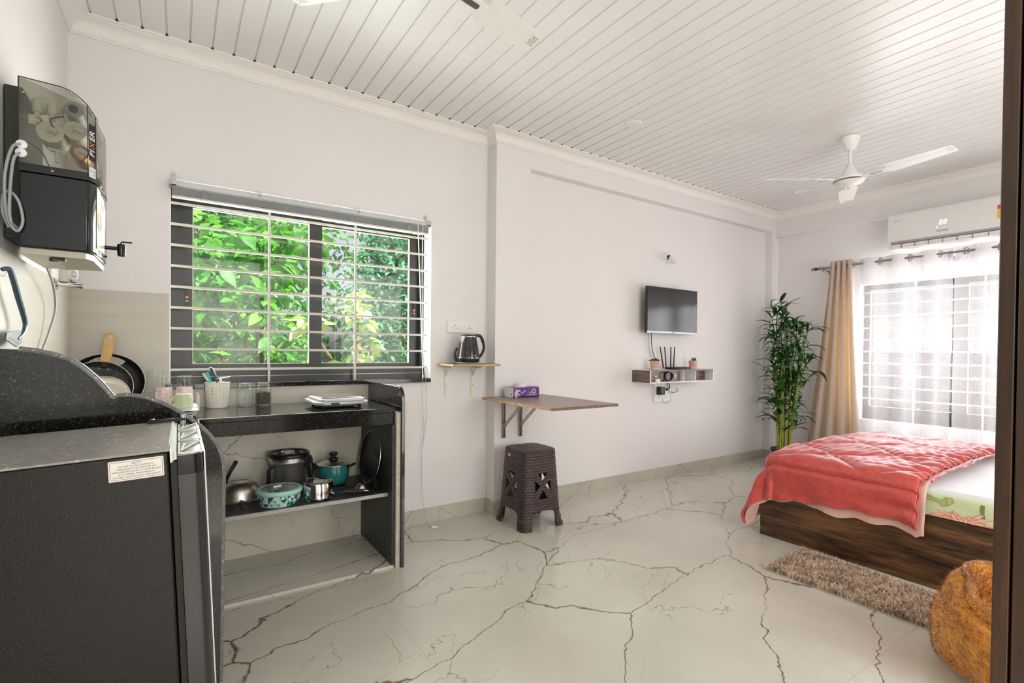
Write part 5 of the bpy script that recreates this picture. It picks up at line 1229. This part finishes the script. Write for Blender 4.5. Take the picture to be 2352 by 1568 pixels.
for (x_, y_, r_), lab in (((2.408, 2.233, .050), 'round white ceiling downlight above the fold-down table, between the two fans'), ((4.644, 2.305, .055), 'round white ceiling downlight in the far corner beyond the bedroom fan')):
    t = thing('downlight', (x_, y_, ZC), lab, 'ceiling light')
    b = MB(); b.lathe([(r_ * .82, -.004), (r_, -.004), (r_ * 1.05, -.001), (r_ * .82, -.0015)], (x_, y_, ZC), 32, cap=False); b.build('ring', 'downlight', t)
    b = MB(); b.lathe([(r_ * .82, -.0035), (.001, -.0035)], (x_, y_, ZC), 32, cap=False); b.build('diffuser', 'white_plastic', t)

# ------------------------------------------------------------------ air conditioner
t = thing('air_conditioner', (5.1, 1.3, 2.03), 'white split air conditioner on the wall above the sheer curtains', 'air conditioner')
pr = [(5.198, 2.012), (5.198, 2.292), (5.06, 2.292), (5.03, 2.284), (5.015, 2.26), (5.010, 2.052), (5.020, 2.044), (5.06, 2.040), (5.10, 2.012)]
pr2 = [(BX + .058, p[1]) if i < 2 else p for i, p in enumerate(pr)]
pr2 = [(5.258, 2.012), (5.258, 2.292)] + pr[2:]
b = MB(); b.prism(pr2, .88, 1.772, 'y'); b.build('housing', 'white_plastic', t, bevel=.006)
b = MB(); b.add([(5.022, y_, 2.026) for y_ in (.90, 1.742)] + [(5.034, y_, 1.996) for y_ in (.90, 1.742)] + [(5.10, y_, 1.988) for y_ in (.90, 1.738)], [(0, 1, 3, 2), (2, 3, 5, 4)], 0); b.build('flap', 'white_plastic', t, solid=.004, smooth=False)
b = MB(); b.add([(5.010, y_, 2.048) for y_ in (1.745, 1.772)] + [(5.028, y_, 1.99) for y_ in (1.745, 1.76)] + [(5.12, y_, 1.985) for y_ in (1.745, 1.755)] + [(5.12, y_, 2.03) for y_ in (1.745, 1.772)], [(0, 2, 3, 1), (2, 4, 5, 3), (1, 3, 5, 7), (0, 6, 4, 2)]); b.build('end_cheek', 'white_plastic', t, smooth=False)
b = MB(); b.box(5.030, 5.10, .90, 1.742, 2.004, 2.0115, 0)
for q in range(9): b.box(5.020, 5.032, .95 + q * .09, .955 + q * .09, 1.996, 2.036, 1)
b.box(5.012, 5.022, .90, 1.745, 2.030, 2.044, 0)
b.build('air_outlet', ['grey_plastic', 'nickel'], t, smooth=False)
TA = lambda y_, z_, e=0: XF((5.0105 + (2.26 - z_) * -.000 - .001 - e + (z_ - 2.052) / .208 * .005, y_, z_), (0, -1, 0), (.024, 0, 1))
b = MB()
for i, y0_ in enumerate((1.412, 1.385)):
    for (a_, c_) in (((-.008, .015), (.008, .015)), ((.008, .015), (.006, 0)), ((.006, 0), (-.008, 0)), ((-.008, 0), (-.010, -.015)), ((-.010, -.015), (.006, -.015))):
        b.tube([(a_[0], a_[1], .001), (c_[0], c_[1], .001)], .0011, 5, 0, TA(y0_, 2.152))
b.lathe([(.004, 0), (.004, .001), (.001, .001)], n=10, T=TA(1.437, 2.117)); b.build('display', 'digit_glow', t)
b = MB(); b.text('VOLTAS', TA(1.405, 2.085), .021, .0003, 0, shear=.25); b.build('lettering', 'ink', t, smooth=False)
b = MB(); b.box(-.018, .018, -.002, .002, 0, .0006, 0, TA(1.71, 2.222)); b.box(.024, .05, -.0008, .0008, 0, .0006, 0, TA(1.71, 2.222)); b.build('model_mark', 'grey_plastic', t, smooth=False)
b = MB(); b.box(-.05, .05, -.05, .05, 0, .0006, 0, TA(1.035, 2.16)); b.box(-.05, .05, .02, .05, .0006, .0009, 1, TA(1.035, 2.16)); b.build('energy_label', ['yellow_sticker', 'ink_red'], t, smooth=False)

# ------------------------------------------------------------------ curtains
RODX, RODZ = 5.10, 1.915
t = thing('curtain_rod', (RODX, 1.2, RODZ), 'brushed steel curtain rod above the bedroom window', 'curtain rod')
b = MB(); b.cyl((RODX, -.1, RODZ), (RODX, 2.36, RODZ), .010, 16); b.build('rod', 'nickel', t)
b = MB(); b.cyl((RODX, 2.36, RODZ), (RODX, 2.385, RODZ), .012, 16, 1); b.cyl((RODX, 2.385, RODZ), (RODX, 2.415, RODZ), .015, 16, 0); b.cyl((RODX, 2.335, RODZ), (RODX, 2.36, RODZ), .014, 16, 0); b.build('finial', ['nickel', 'black_plastic'], t)
for yb in (2.315, 1.375):
    b = MB(); b.cyl((RODX, yb, RODZ - .002), (XRT - .0005, yb, RODZ - .03), .006, 8); b.cyl((RODX, yb, RODZ - .012), (RODX, yb, RODZ - .035), .007, 10); b.cyl((XRT - .008, yb, RODZ - .03), (XRT - .0005, yb, RODZ - .03), .022, 16); b.lathe([(.0125, -.008), (.0145, 0), (.0125, .008)], n=16, T=XF((RODX, yb, RODZ), (0, 0, 1), (1, 0, 0)), cap=False); b.build('bracket', 'nickel', t)
def cur(name, label, m_, y_top, y_bot, ztop, zbot, folds, amp, rings, nu=200, nv=40, flare=0, uvw=None, amp_b=None, ph=0, cat='curtain', group=None, relax=0):
    t = thing(name, (RODX, (y_top[0] + y_top[1]) / 2, zbot), label, cat, group)
    def fn(u_, v_):
        q = v_ ** 1.3; ya = y_top[0] + (y_top[1] - y_top[0]) * u_; yb = y_bot[0] + (y_bot[1] - y_bot[0]) * u_
        am = amp + ((amp_b if amp_b is not None else amp) - amp) * q
        y_ = ya + (yb - ya) * (v_ ** 1.15); w = am * sin(2 * pi * folds * u_ + ph) + relax * am * .6 * sin(2 * pi * folds * .43 * u_ + 1.3 + 1.1 * v_) * q
        return (RODX + w, y_ + .25 * am * sin(4 * pi * folds * u_ + 2 * ph), ztop + (zbot - ztop) * v_)
    b = MB(); W_ = uvw or abs(y_top[1] - y_top[0]) * 1.5
    b.grid(fn, nu, nv, uvfn=lambda u_, v_: (u_ * W_, ztop + (zbot - ztop) * v_)); b.build('fabric', m_, t, ang=180)
    for yr in rings:
        b = MB(); b.tube([(RODX + .021 * .35 * sin(2 * pi * k / 20), yr + .018 * sin(2 * pi * k / 20), RODZ + .026 * cos(2 * pi * k / 20)) for k in range(20)], .0038, 6, closed=True); b.build('eyelet', 'nickel', t)
    return t
cur('drape', 'heavy beige drape gathered at the left end of the bedroom curtain rod', 'curtain_beige', (2.248, 2.068), (2.46, 1.955), 1.966, .03, 4.0, .034, (2.062,), nu=220, amp_b=.045, ph=.4)
cur('sheer_curtain', 'white lattice-patterned sheer curtain nearest the beige drape', 'sheer_lattice', (2.055, 1.362), (2.02, 1.375), 1.958, .03, 3.2, .022, (1.96, 1.85, 1.742, 1.635, 1.526, 1.44), amp_b=.035, ph=1.2, relax=1, group=None)
cur('sheer_curtain', 'white lattice-patterned sheer curtain at the right, beside the dark wardrobe edge', 'sheer_lattice', (1.345, .35), (1.348, .33), 1.962, .03, 4.2, .020, (1.276, 1.187, 1.08, .97), amp_b=.034, ph=.2, relax=1)

# ------------------------------------------------------------------ bamboo plant
t = thing('potted_bamboo', (4.935, 2.585, 0), 'tall lucky bamboo plant with many green canes in a black pot, in the far corner', 'potted plant')
PC = Vector((4.935, 2.585, 0))
b = MB(); b.lathe([(.001, .001), (.10, .001), (.118, .012), (.122, .018), (.114, .018), (.001, .008)], PC, 36, cap=False); b.build('saucer', 'saucer_white', t)
b = MB(); b.lathe([(.001, .010), (.074, .010), (.098, .150), (.106, .154), (.106, .166), (.098, .166), (.096, .150), (.001, .150)], PC, 36, cap=False); b.build('pot', 'pot_black', t, ang=40)
b = MB(); b.lathe([(.107, .164), (.104, .170), (.094, .168), (.05, .160), (.001, .158)], PC, 36, cap=False); b.build('soil', 'terracotta_soil', t)
rnd = random.Random(21); fol = MB()
def blade(b, p, d, L, w, droop):
    d = Vector(d).normalized(); s_ = d.cross(Vector((0, 0, 1))); s_ = s_.normalized() if s_.length > .01 else Vector((1, 0, 0))
    L_ = []; Rr = []; C_ = []
    for k in range(7):
        q = k / 6; c = Vector(p) + d * L * q - Vector((0, 0, 1)) * droop * L * q * q; ww = w * (sin(pi * min(1, q * .9 + .08)) ** .8) * (1 if k < 6 else 0)
        L_.append(c + s_ * ww + Vector((0, 0, ww * .3))); Rr.append(c - s_ * ww + Vector((0, 0, ww * .3))); C_.append(c)
    v = L_ + C_ + Rr; f = []
    for k in range(6): f += [(k, 7 + k, 8 + k, k + 1), (7 + k, 14 + k, 15 + k, 8 + k)]
    b.add(v, f)
for i in range(15):
    a = i * 2.4; r_ = .018 + .048 * ((i * .37) % 1) ** .5
    p0 = PC + Vector((cos(a) * r_, sin(a) * r_, .155)); h = rnd.uniform(.75, 1.28) if i % 3 else rnd.uniform(1.15, 1.36)
    ln = Vector((cos(a), sin(a), 0)) * rnd.uniform(.04, .16) + Vector((rnd.uniform(-.03, .03), rnd.uniform(-.03, .03), 0))
    pts_ = [p0 + ln * (q / 14) ** 1.3 + Vector((.006 * sin(q * 1.7 + i), .006 * cos(q * 1.3 + i), h * q / 14)) for q in range(15)]
    b = MB(); r_c = rnd.uniform(.0065, .010)
    dense = []; rad = []
    for q in range(14):
        for tt in (0, .08, .5, .92):
            dense.append(pts_[q].lerp(pts_[q + 1], tt)); rad.append(r_c * (1.18 if tt == 0 else .97 if tt != .5 else .93) * (1 - .03 * q))
    b.tube(dense, rad, 7); b.build('cane', 'cane_green', t, ang=60)
    def shoot(p, az, n_, sp):
        dr_ = Vector((cos(az), sin(az), 1.2)).normalized(); l_ = rnd.uniform(.06, .19); b_end = p + dr_ * l_
        fol.tube([p, b_end], [.003, .002], 5)
        for k in range(n_):
            aa = az + (k - n_ / 2) * .8 + rnd.uniform(-.3, .3) + (pi if k % 3 == 2 else 0); q = p.lerp(b_end, .35 + .65 * k / max(1, n_ - 1))
            blade(fol, q, (cos(aa), sin(aa), rnd.uniform(.15, .9)), rnd.uniform(.15, .26), rnd.uniform(.014, .022), rnd.uniform(.10, .75))
    for q in range(3, 15):
        if rnd.random() < (.30 if q < 6 else .74):
            shoot(pts_[q], rnd.uniform(0, 2 * pi), rnd.choice((2, 3, 3, 4)), 1)
    for k in range(4): blade(fol, pts_[-1], (cos(k * 1.6 + i), sin(k * 1.6 + i), 1.3), rnd.uniform(.11, .18), .012, .25)
# keep the foliage clear of the two walls
for v_ in fol.v:
    if v_.y > 2.815: v_.y = 2.815 - (v_.y - 2.815) * .15
    if v_.x > 5.13: v_.x = 5.13 + (v_.x - 5.13) * .3
    if v_.x > 5.185: v_.x = 5.185
    if v_.y < 2.50 and v_.x > 5.0: v_.x = 5.0 + (v_.x - 5.0) * .15
fol.build('foliage', 'leaf_bamboo', t, ang=180)

# ------------------------------------------------------------------ bed, mattress, quilt
BX0, BX1, BY0, BY1 = 2.955, 4.46, -.36, 1.675
t = thing('bed', (3.7, .65, 0), 'low dark walnut box bed beside the shaggy rug', 'bed')
MB().box(BX0, BX0 + .018, BY0, BY1 - .0185, .0, .338).build('side_board', 'bed_walnut', t, bevel=.001)
MB().box(BX1 - .018, BX1, BY0, BY1 - .0185, .0, .338).build('side_board', 'bed_walnut', t, bevel=.001)
MB().box(BX0 - .001, BX1 + .001, BY1 - .018, BY1, .0, .340).build('foot_board', 'bed_walnut', t, bevel=.001)
MB().box(BX0 + .019, BX1 - .019, BY0, BY1 - .019, .25, .268).build('platform', 'bed_walnut', t, smooth=False)
MB().box(BX0 - .002, BX1 + .002, BY0 - .022, BY0 - .001, .0, .62).build('headboard', 'bed_walnut', t, bevel=.002)

t = thing('mattress', (3.7, .65, .27), 'mattress under a pale green and white sheet, its top paled by painted glare, printed with red chrysanthemums', 'mattress')
MX0, MX1, MY0, MY1, MZ = BX0 + .004, BX1 - .02, BY0 + .005, BY1 - .075, .468
b = MB()
def mf(u_, v_):   # perimeter sweep: v 0..1 goes from the tucked bottom edge up and over to the middle of the top
    a = u_ * 4; side = int(a) % 4; s_ = a - int(a); cr = .05
    per = rbox_poly(MX0, MX1, MY0, MY1, cr, 6)
    k = u_ * len(per); i = int(k) % len(per); p, q = Vector(per[i]), Vector(per[(i + 1) % len(per)]); c2 = p.lerp(q, k - int(k)); ctr = Vector(((MX0 + MX1) / 2, (MY0 + MY1) / 2))
    if v_ < .35: z_ = .342 + (MZ - .035 - .342) * v_ / .35; ins = .002 * sin(pi * v_ / .35)
    elif v_ < .6: th = (v_ - .35) / .25 * pi / 2; z_ = MZ - .035 + .035 * sin(th); ins = .035 * (1 - cos(th))
    else: z_ = MZ + .008 * (v_ - .6); ins = .035 + (v_ - .6) / .4 * .6
    d = ctr - c2
    if v_ <= .6: n_ = d.normalized() if False else Vector((max(-1, min(1, d.x * 3)), max(-1, min(1, d.y * 3)))); e = Vector((1 if abs(c2.x - MX0) < .06 else -1 if abs(c2.x - MX1) < .06 else 0, 1 if abs(c2.y - MY0) < .06 else -1 if abs(c2.y - MY1) < .06 else 0)); c2 = c2 + (e.normalized() if e.length else e) * ins
    else: f_ = (v_ - .6) / .4; e = Vector((1 if abs(c2.x - MX0) < .06 else -1 if abs(c2.x - MX1) < .06 else 0, 1 if abs(c2.y - MY0) < .06 else -1 if abs(c2.y - MY1) < .06 else 0)); c2 = (c2 + (e.normalized() if e.length else e) * .035).lerp(ctr, f_ * .999)
    w = .0018 * sin(c2.x * 60 + c2.y * 9) * sin(c2.y * 14) if v_ > .55 else 0
    return (c2.x, c2.y, z_ + w)
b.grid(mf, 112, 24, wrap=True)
b.box(BX0 + .021, BX1 - .021, BY0 + .004, BY1 - .022, .2685, .343, 0)
XS = MX0 - .0006; cy_, cz_ = .735, .352
rnd = random.Random(9)
PL = [0]
def petal(y0_, z0_, a, L, w, curl):
    PL[0] += 1; XS = MX0 - .0006 - PL[0] * .00012; P_ = []; Q_ = []
    for k in range(9):
        q = k / 8; aa = a + curl * q * q; 
        y_ = y0_ + L * q * cos(a + curl * q * .6); z_ = z0_ + L * q * sin(a + curl * q * .6); ww = w * sin(pi * min(1, .15 + q * .82)) 
        ny, nz = -sin(aa), cos(aa); P_.append((y_ + ny * ww, z_ + nz * ww)); Q_.append((y_ - ny * ww, z_ - nz * ww))
    ring = [p for p in P_ + Q_[::-1] if True]
    ring = [(y_, max(.3435, z_)) for y_, z_ in ring]
    b.prism(ring, XS, XS + .0005, 'x', 1); b.tube([(XS, y_, z_) for y_, z_ in ring], .0006, 4, 2, closed=True)
for ring_, (cnt, Lr, wr_) in enumerate(((13, 1.0, .0085), (11, .72, .0075), (9, .45, .006))):
    for k in range(cnt):
        a = R(8 + 164 * (k + .5 * (ring_ % 2)) / (cnt - .5) + rnd.uniform(-4, 4)); q = abs(cos(a)); L_ = (.040 + .085 * q ** 1.5) * Lr * rnd.uniform(.9, 1.1)
        petal(cy_ + .030 * cos(a), .340, a, L_, wr_, (1 if cos(a) < 0 else -1) * rnd.uniform(.1, 1.5))
# leaf and stem
lf = [(.90, .437), (.872, .441), (.845, .437), (.835, .425), (.815, .420), (.80, .428), (.80, .441), (.770, .442), (.765, .425), (.778, .412), (.790, .404), (.805, .395), (.815, .410), (.84, .415), (.87, .416), (.895, .418)]
b.tube([(XS, y_, z_) for y_, z_ in lf], .0008, 4, 3, closed=True); b.prism(lf, XS + .0002, XS + .0005, 'x', 5)
b.tube([(XS - .0004, .79, .438), (XS - .0004, .792, .402)], .0006, 4, 3); b.tube([(XS - .0004, .80, .43), (XS - .0004, .86, .428)], .0006, 4, 3)
b.prism([(.674, .437), (.660, .437), (.661, .40), (.657, .374), (.668, .382), (.676, .41)], XS, XS + .0006, 'x', 4)
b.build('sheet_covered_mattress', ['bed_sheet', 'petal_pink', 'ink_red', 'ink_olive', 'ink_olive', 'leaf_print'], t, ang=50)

QX, QY, RHO, QT = 3.012, 1.585, .085, .507
def quilt_pos(s_, t_, off=0, lin=False):
    far = 4.42 - QX
    ds = -s_ if s_ < 0 else 0; sd = -1
    if s_ > far: ds = s_ - far; sd = 1
    dt = max(0, t_); d = hypot(ds, dt)
    bx = QX + min(max(s_, 0), far); by = QY + min(t_, 0)
    nx, ny = (sd * ds / d, dt / d) if d > 1e-6 else (0, 0)
    rho = RHO - off; top = QT - off
    crown = .030 * sin(pi * min(1, max(0, (bx - 2.95) / 1.5))) ** .8
    # puffs between stitched lines
    def seam(w): q = abs((w + .5) % 1 - .5); return min(1, q / .16)
    pf = min(seam((s_ + t_ * .9) / .46 + .1), seam((s_ - t_ * .8) / .46 + .35 + .05 * sin(t_ * 9)))
    if s_ < -.06 or t_ > .06: pf = 1
    bord = min(abs(s_ + .115), abs(t_ - .13) if s_ > -.115 else 9); 
    if s_ < -.115 and t_ < 0: bord = abs(s_ + .115)
    pf = min(pf, min(1, bord / .03))
    puff = .020 * (pf ** .6 - 1)
    n1 = mn.noise(Vector((s_ * 5, t_ * 5, 1.7))) * .012 + mn.noise(Vector((s_ * 13, t_ * 9, 5))) * .005
    edge = exp(-max(0, t_ + .690) / .13) * .0055 * sin(s_ * 95 + 6 * mn.noise(Vector((s_ * 4, 3, 0)))) + .0022 * sin(s_ * 30 + t_ * 110 + 7 * mn.noise(Vector((s_ * 3, t_ * 3, 9)))) * (1 if s_ > .05 else .2)
    hgt = (puff + n1 + edge) if not lin else n1
    th = min(pi / 2, d / rho); out = rho * sin(th); dr = rho * (1 - cos(th))
    rest = max(0, d - rho * pi / 2); cr = 2 * abs(nx * ny)
    fl = .04 + .26 * cr
    fold = 0
    if d > .02:
        ang = atan2(dt, max(ds, 1e-6)) if (ds > 0 or dt > 0) else 0
        fold = (.030 * cr * sin(ang * 9 + 1.0) + .012 * mn.noise(Vector((s_ * 3, t_ * 3, 4))) + .016 * mn.noise(Vector((s_ * 6 + t_ * 3, t_ * 9 - s_ * 4, 8)))) * min(1, rest / .12)
        sm_ = min(1, max(0, -t_ / .12)); sm_ = sm_ * sm_ * (3 - 2 * sm_)
        if s_ < 0: fold += sm_ * .012 * sin(t_ * 17 + 1.5) * min(1, rest / .15) * (.4 + .6 * sin(t_ * 5 + 2) ** 2)
    out += rest * fl + fold; dr += rest * sqrt(max(.1, 1 - fl * fl))
    hz = hgt * cos(th); ho = hgt * sin(th) if d > 1e-6 else 0
    # the near edge is rolled and hangs a touch lower
    lip = -.012 * exp(-((t_ + .690) / .012) ** 2)
    return Vector((bx + nx * (out + ho), by + ny * (out + ho), max(.006 + off, top + crown * (1 if not lin else 1) - dr + hz + lip)))
def smin(t_): return -.275 - .045 * max(0, min(1, (t_ + .42) / .42)) ** 1.2 + .006 * sin(t_ * 40)
t = thing('quilt', (3.6, 1.3, .5), 'red quilt with pink sheen spread over the foot of the bed, hanging at the corner', 'quilt')
b = MB(); T0, T1 = -.690, .43
def qf(u_, v_):
    t_ = T0 + (T1 - T0) * v_; a = smin(min(t_, 0)) + max(0, t_) * .05; e = 1.46 + .10
    uu_ = u_ ** 1.35; return quilt_pos(a + (e - a) * uu_, t_)
b.grid(qf, 250, 170); b.build('top_fabric', 'quilt_red', t, ang=180, solid=.010)
b = MB()
def ql(u_, v_):
    t_ = T0 - .032 + (T1 - T0 + .030) * v_; a = smin(min(t_, 0)) + (-.020 - .005 * sin(t_ * 13) if t_ < -.28 else .034 * min(1, (t_ + .28) / .1) - .020) + max(0, t_) * .05; e = 1.46 + .09
    uu_ = u_ ** 1.35; return quilt_pos(a + (e - a) * uu_, t_, .016, True)
b.grid(ql, 170, 110); b.build('lining', 'quilt_lining', t, ang=180, solid=.004)
b = MB()
b.tube([quilt_pos(smin(T0) + (1.5 - smin(T0)) * k / 140, T0 - .002 + .004 * sin(k * .9)) + Vector((0, -.002, -.004)) for k in range(141)], [.0042 + .0010 * (k % 2) for k in range(141)], 7)
b.build('piping', 'quilt_red', t, ang=180)
b = MB(); b.tube([quilt_pos(-.01 + 1.45 * k / 120, T0 - .036 + .008 * sin(k * .11) + .004 * sin(k * .5), .02, True) + Vector((0, 0, .004)) for k in range(121)], [.0052 + .0008 * (k % 2) for k in range(121)], 7)
b.build('under_piping', 'quilt_red', t, ang=180)

# ------------------------------------------------------------------ rug
t = thing('rug', (2.69, 1.05, 0), 'small shaggy beige-brown rug on the marble floor beside the bed', 'rug')
RC = [Vector((2.490, .714, 0)), Vector((2.860, .716, 0)), Vector((2.900, 1.392, 0)), Vector((2.483, 1.376, 0))]
b = MB(); b.prism([(p.x, p.y) for p in RC], .0008, .006); b.build('backing', 'curtain_beige', t, smooth=False)
b = MB(); rnd = random.Random(5)
for _ in range(23000):
    a, c = rnd.random(), rnd.random(); p = (RC[0] * (1 - a) + RC[1] * a) * (1 - c) + (RC[3] * (1 - a) + RC[2] * a) * c
    cl_ = mn.noise(Vector((p.x * 45, p.y * 45, 0))); az = cl_ * 9 + rnd.uniform(-.9, .9); h = rnd.uniform(.014, .026); ln = rnd.uniform(.006, .020); w = rnd.uniform(.0009, .0017)
    d = Vector((cos(az), sin(az), 0)); s_ = Vector((-d.y, d.x, 0)) * w; base = p + Vector((0, 0, .005))
    m_ = base + d * ln * .35 + Vector((0, 0, h * .7)); e = base + d * ln + Vector((0, 0, h))
    b.add([base - s_, base + s_, m_ - s_, m_ + s_, e], [(0, 1, 3, 2), (2, 3, 4)])
o = b.build('pile', 'rug_pile', t, smooth=False); o['kind'] = 'stuff'

# ------------------------------------------------------------------ bundled fur throw
t = thing('fur_throw', (2.34, .40, 0), 'orange-brown faux fur throw bundled on the floor beside the wardrobe', 'blanket')
FC = Vector((2.345, .405, 0))
PR = spline([(.001, .002, 0), (.17, .004, 0), (.222, .06, 0), (.236, .13, 0), (.230, .20, 0), (.212, .255, 0), (.186, .290, 0), (.160, .296, 0), (.140, .27, 0), (.132, .23, 0), (.125, .19, 0), (.08, .175, 0), (.04, .20, 0), (.001, .205, 0)], 8)
def prof_(v_):
    k = v_ * (len(PR) - 1); i = min(int(k), len(PR) - 2); p = PR[i].lerp(PR[i + 1], k - i); return max(.001, p.x), p.y
def ff(u_, v_):
    r_, z_ = prof_(v_); a = 2 * pi * u_; c_, s2 = cos(a), sin(a)
    n1 = mn.noise(Vector((c_ * 1.1, s2 * 1.1, z_ * 4 + 2))) * .040 * min(1, r_ / .1) + mn.noise(Vector((c_ * 3, s2 * 3, z_ * 14))) * .008
    zc_ = .252 - .035 * sin(a * .9 + 3.6); crease = -.022 * exp(-((z_ - zc_) / .010) ** 2) * (v_ < .5)
    rr_ = (r_ + n1 + crease) * (1 + .05 * cos(a - 2.6))
    return (FC.x + rr_ * c_ - (.035 if v_ > .6 else .035 * max(0, v_ - .3) / .3), FC.y + rr_ * s2, max(.002, z_ * (1 + .20 * cos(a - 1.0) * min(1, max(0, v_ - .25) / .2))))
b = MB(); b.grid(ff, 120, 90, wrap=True); body = b.build('fabric', 'fur_orange', t, ang=180)
b = MB(); rnd = random.Random(8)
for _ in range(42000):
    u_, v_ = rnd.random(), rnd.uniform(.12, .98); p = Vector(ff(u_, v_)); pu = Vector(ff(u_ + .004, v_)) - p; pv = Vector(ff(u_, min(1, v_ + .006))) - p
    n_ = pu.cross(pv)
    if n_.length < 1e-9: continue
    n_.normalize(); fl = mn.noise(p * 9); dirn = (n_ * .55 + pu.normalized() * (.6 + fl) + Vector((0, 0, -.35)) + Vector((rnd.uniform(-.35, .35), rnd.uniform(-.35, .35), rnd.uniform(-.3, .3)))).normalized()
    L_ = rnd.uniform(.010, .020); s_ = dirn.cross(n_).normalized() * .0011 if dirn.cross(n_).length > 1e-4 else Vector((.0009, 0, 0))
    b.add([p - s_, p + s_, p + dirn * L_], [(0, 1, 2)])
o = b.build('fur', 'fur_orange', t, smooth=False); o['kind'] = 'stuff'

# ------------------------------------------------------------------ wardrobe at the right edge
t = thing('wardrobe', (1.2, -.1, 0), 'dark brown wooden wardrobe whose front edge fills the right border', 'wardrobe')
MB().box(.852, .870, -.42, .1640, .0, 2.2).build('side_panel', 'wardrobe_wood', t, bevel=.0015)
MB().box(1.50, 1.518, -.42, .1640, .0, 2.2).build('side_panel', 'wardrobe_wood', t, bevel=.0015)
MB().box(.8705, 1.4995, -.42, .1640, 2.182, 2.2).build('top_panel', 'wardrobe_wood', t, smooth=False)
MB().box(.8705, 1.4995, -.42, .1640, .04, .058).build('bottom_panel', 'wardrobe_wood', t, smooth=False)
MB().box(.8705, 1.4995, -.42, -.414, .0585, 2.1815).build('back_panel', 'wardrobe_wood', t, smooth=False)
for x0_, x1_ in ((.852, 1.1845), (1.1865, 1.518)):
    d_ = MB().box(x0_, x1_, .1662, .1820, .01, 2.195).build('door', 'wardrobe_wood', t, bevel=.0015)
    MB().tube([(1.16 if x0_ < 1 else 1.21, .183, 1.0), (1.16 if x0_ < 1 else 1.21, .205, 1.0), (1.16 if x0_ < 1 else 1.21, .205, 1.16), (1.16 if x0_ < 1 else 1.21, .183, 1.16)], .005, 8).build('handle', 'nickel', d_)

# ------------------------------------------------------------------ repeats share a group
for o in list(COL.objects):
    if o.parent or 'label' not in o.keys() or 'group' in o.keys(): continue
    base = o.name.split('.')[0]
    g_ = {'ceiling_fan': 'white ceiling fans', 'downlight': 'round ceiling downlights', 'glass_jar': 'ribbed glass jars on the worktop', 'frying_pan': 'pans leaning on the tiled wall',
          'sheer_curtain': 'sheer lattice curtains', 'succulent_pot': 'pink succulent pots on the wall shelf', 'garden_tree': 'trees outside the kitchen window', 'window_grille': 'window bar grilles'}.get(base)
    if g_: o['group'] = g_
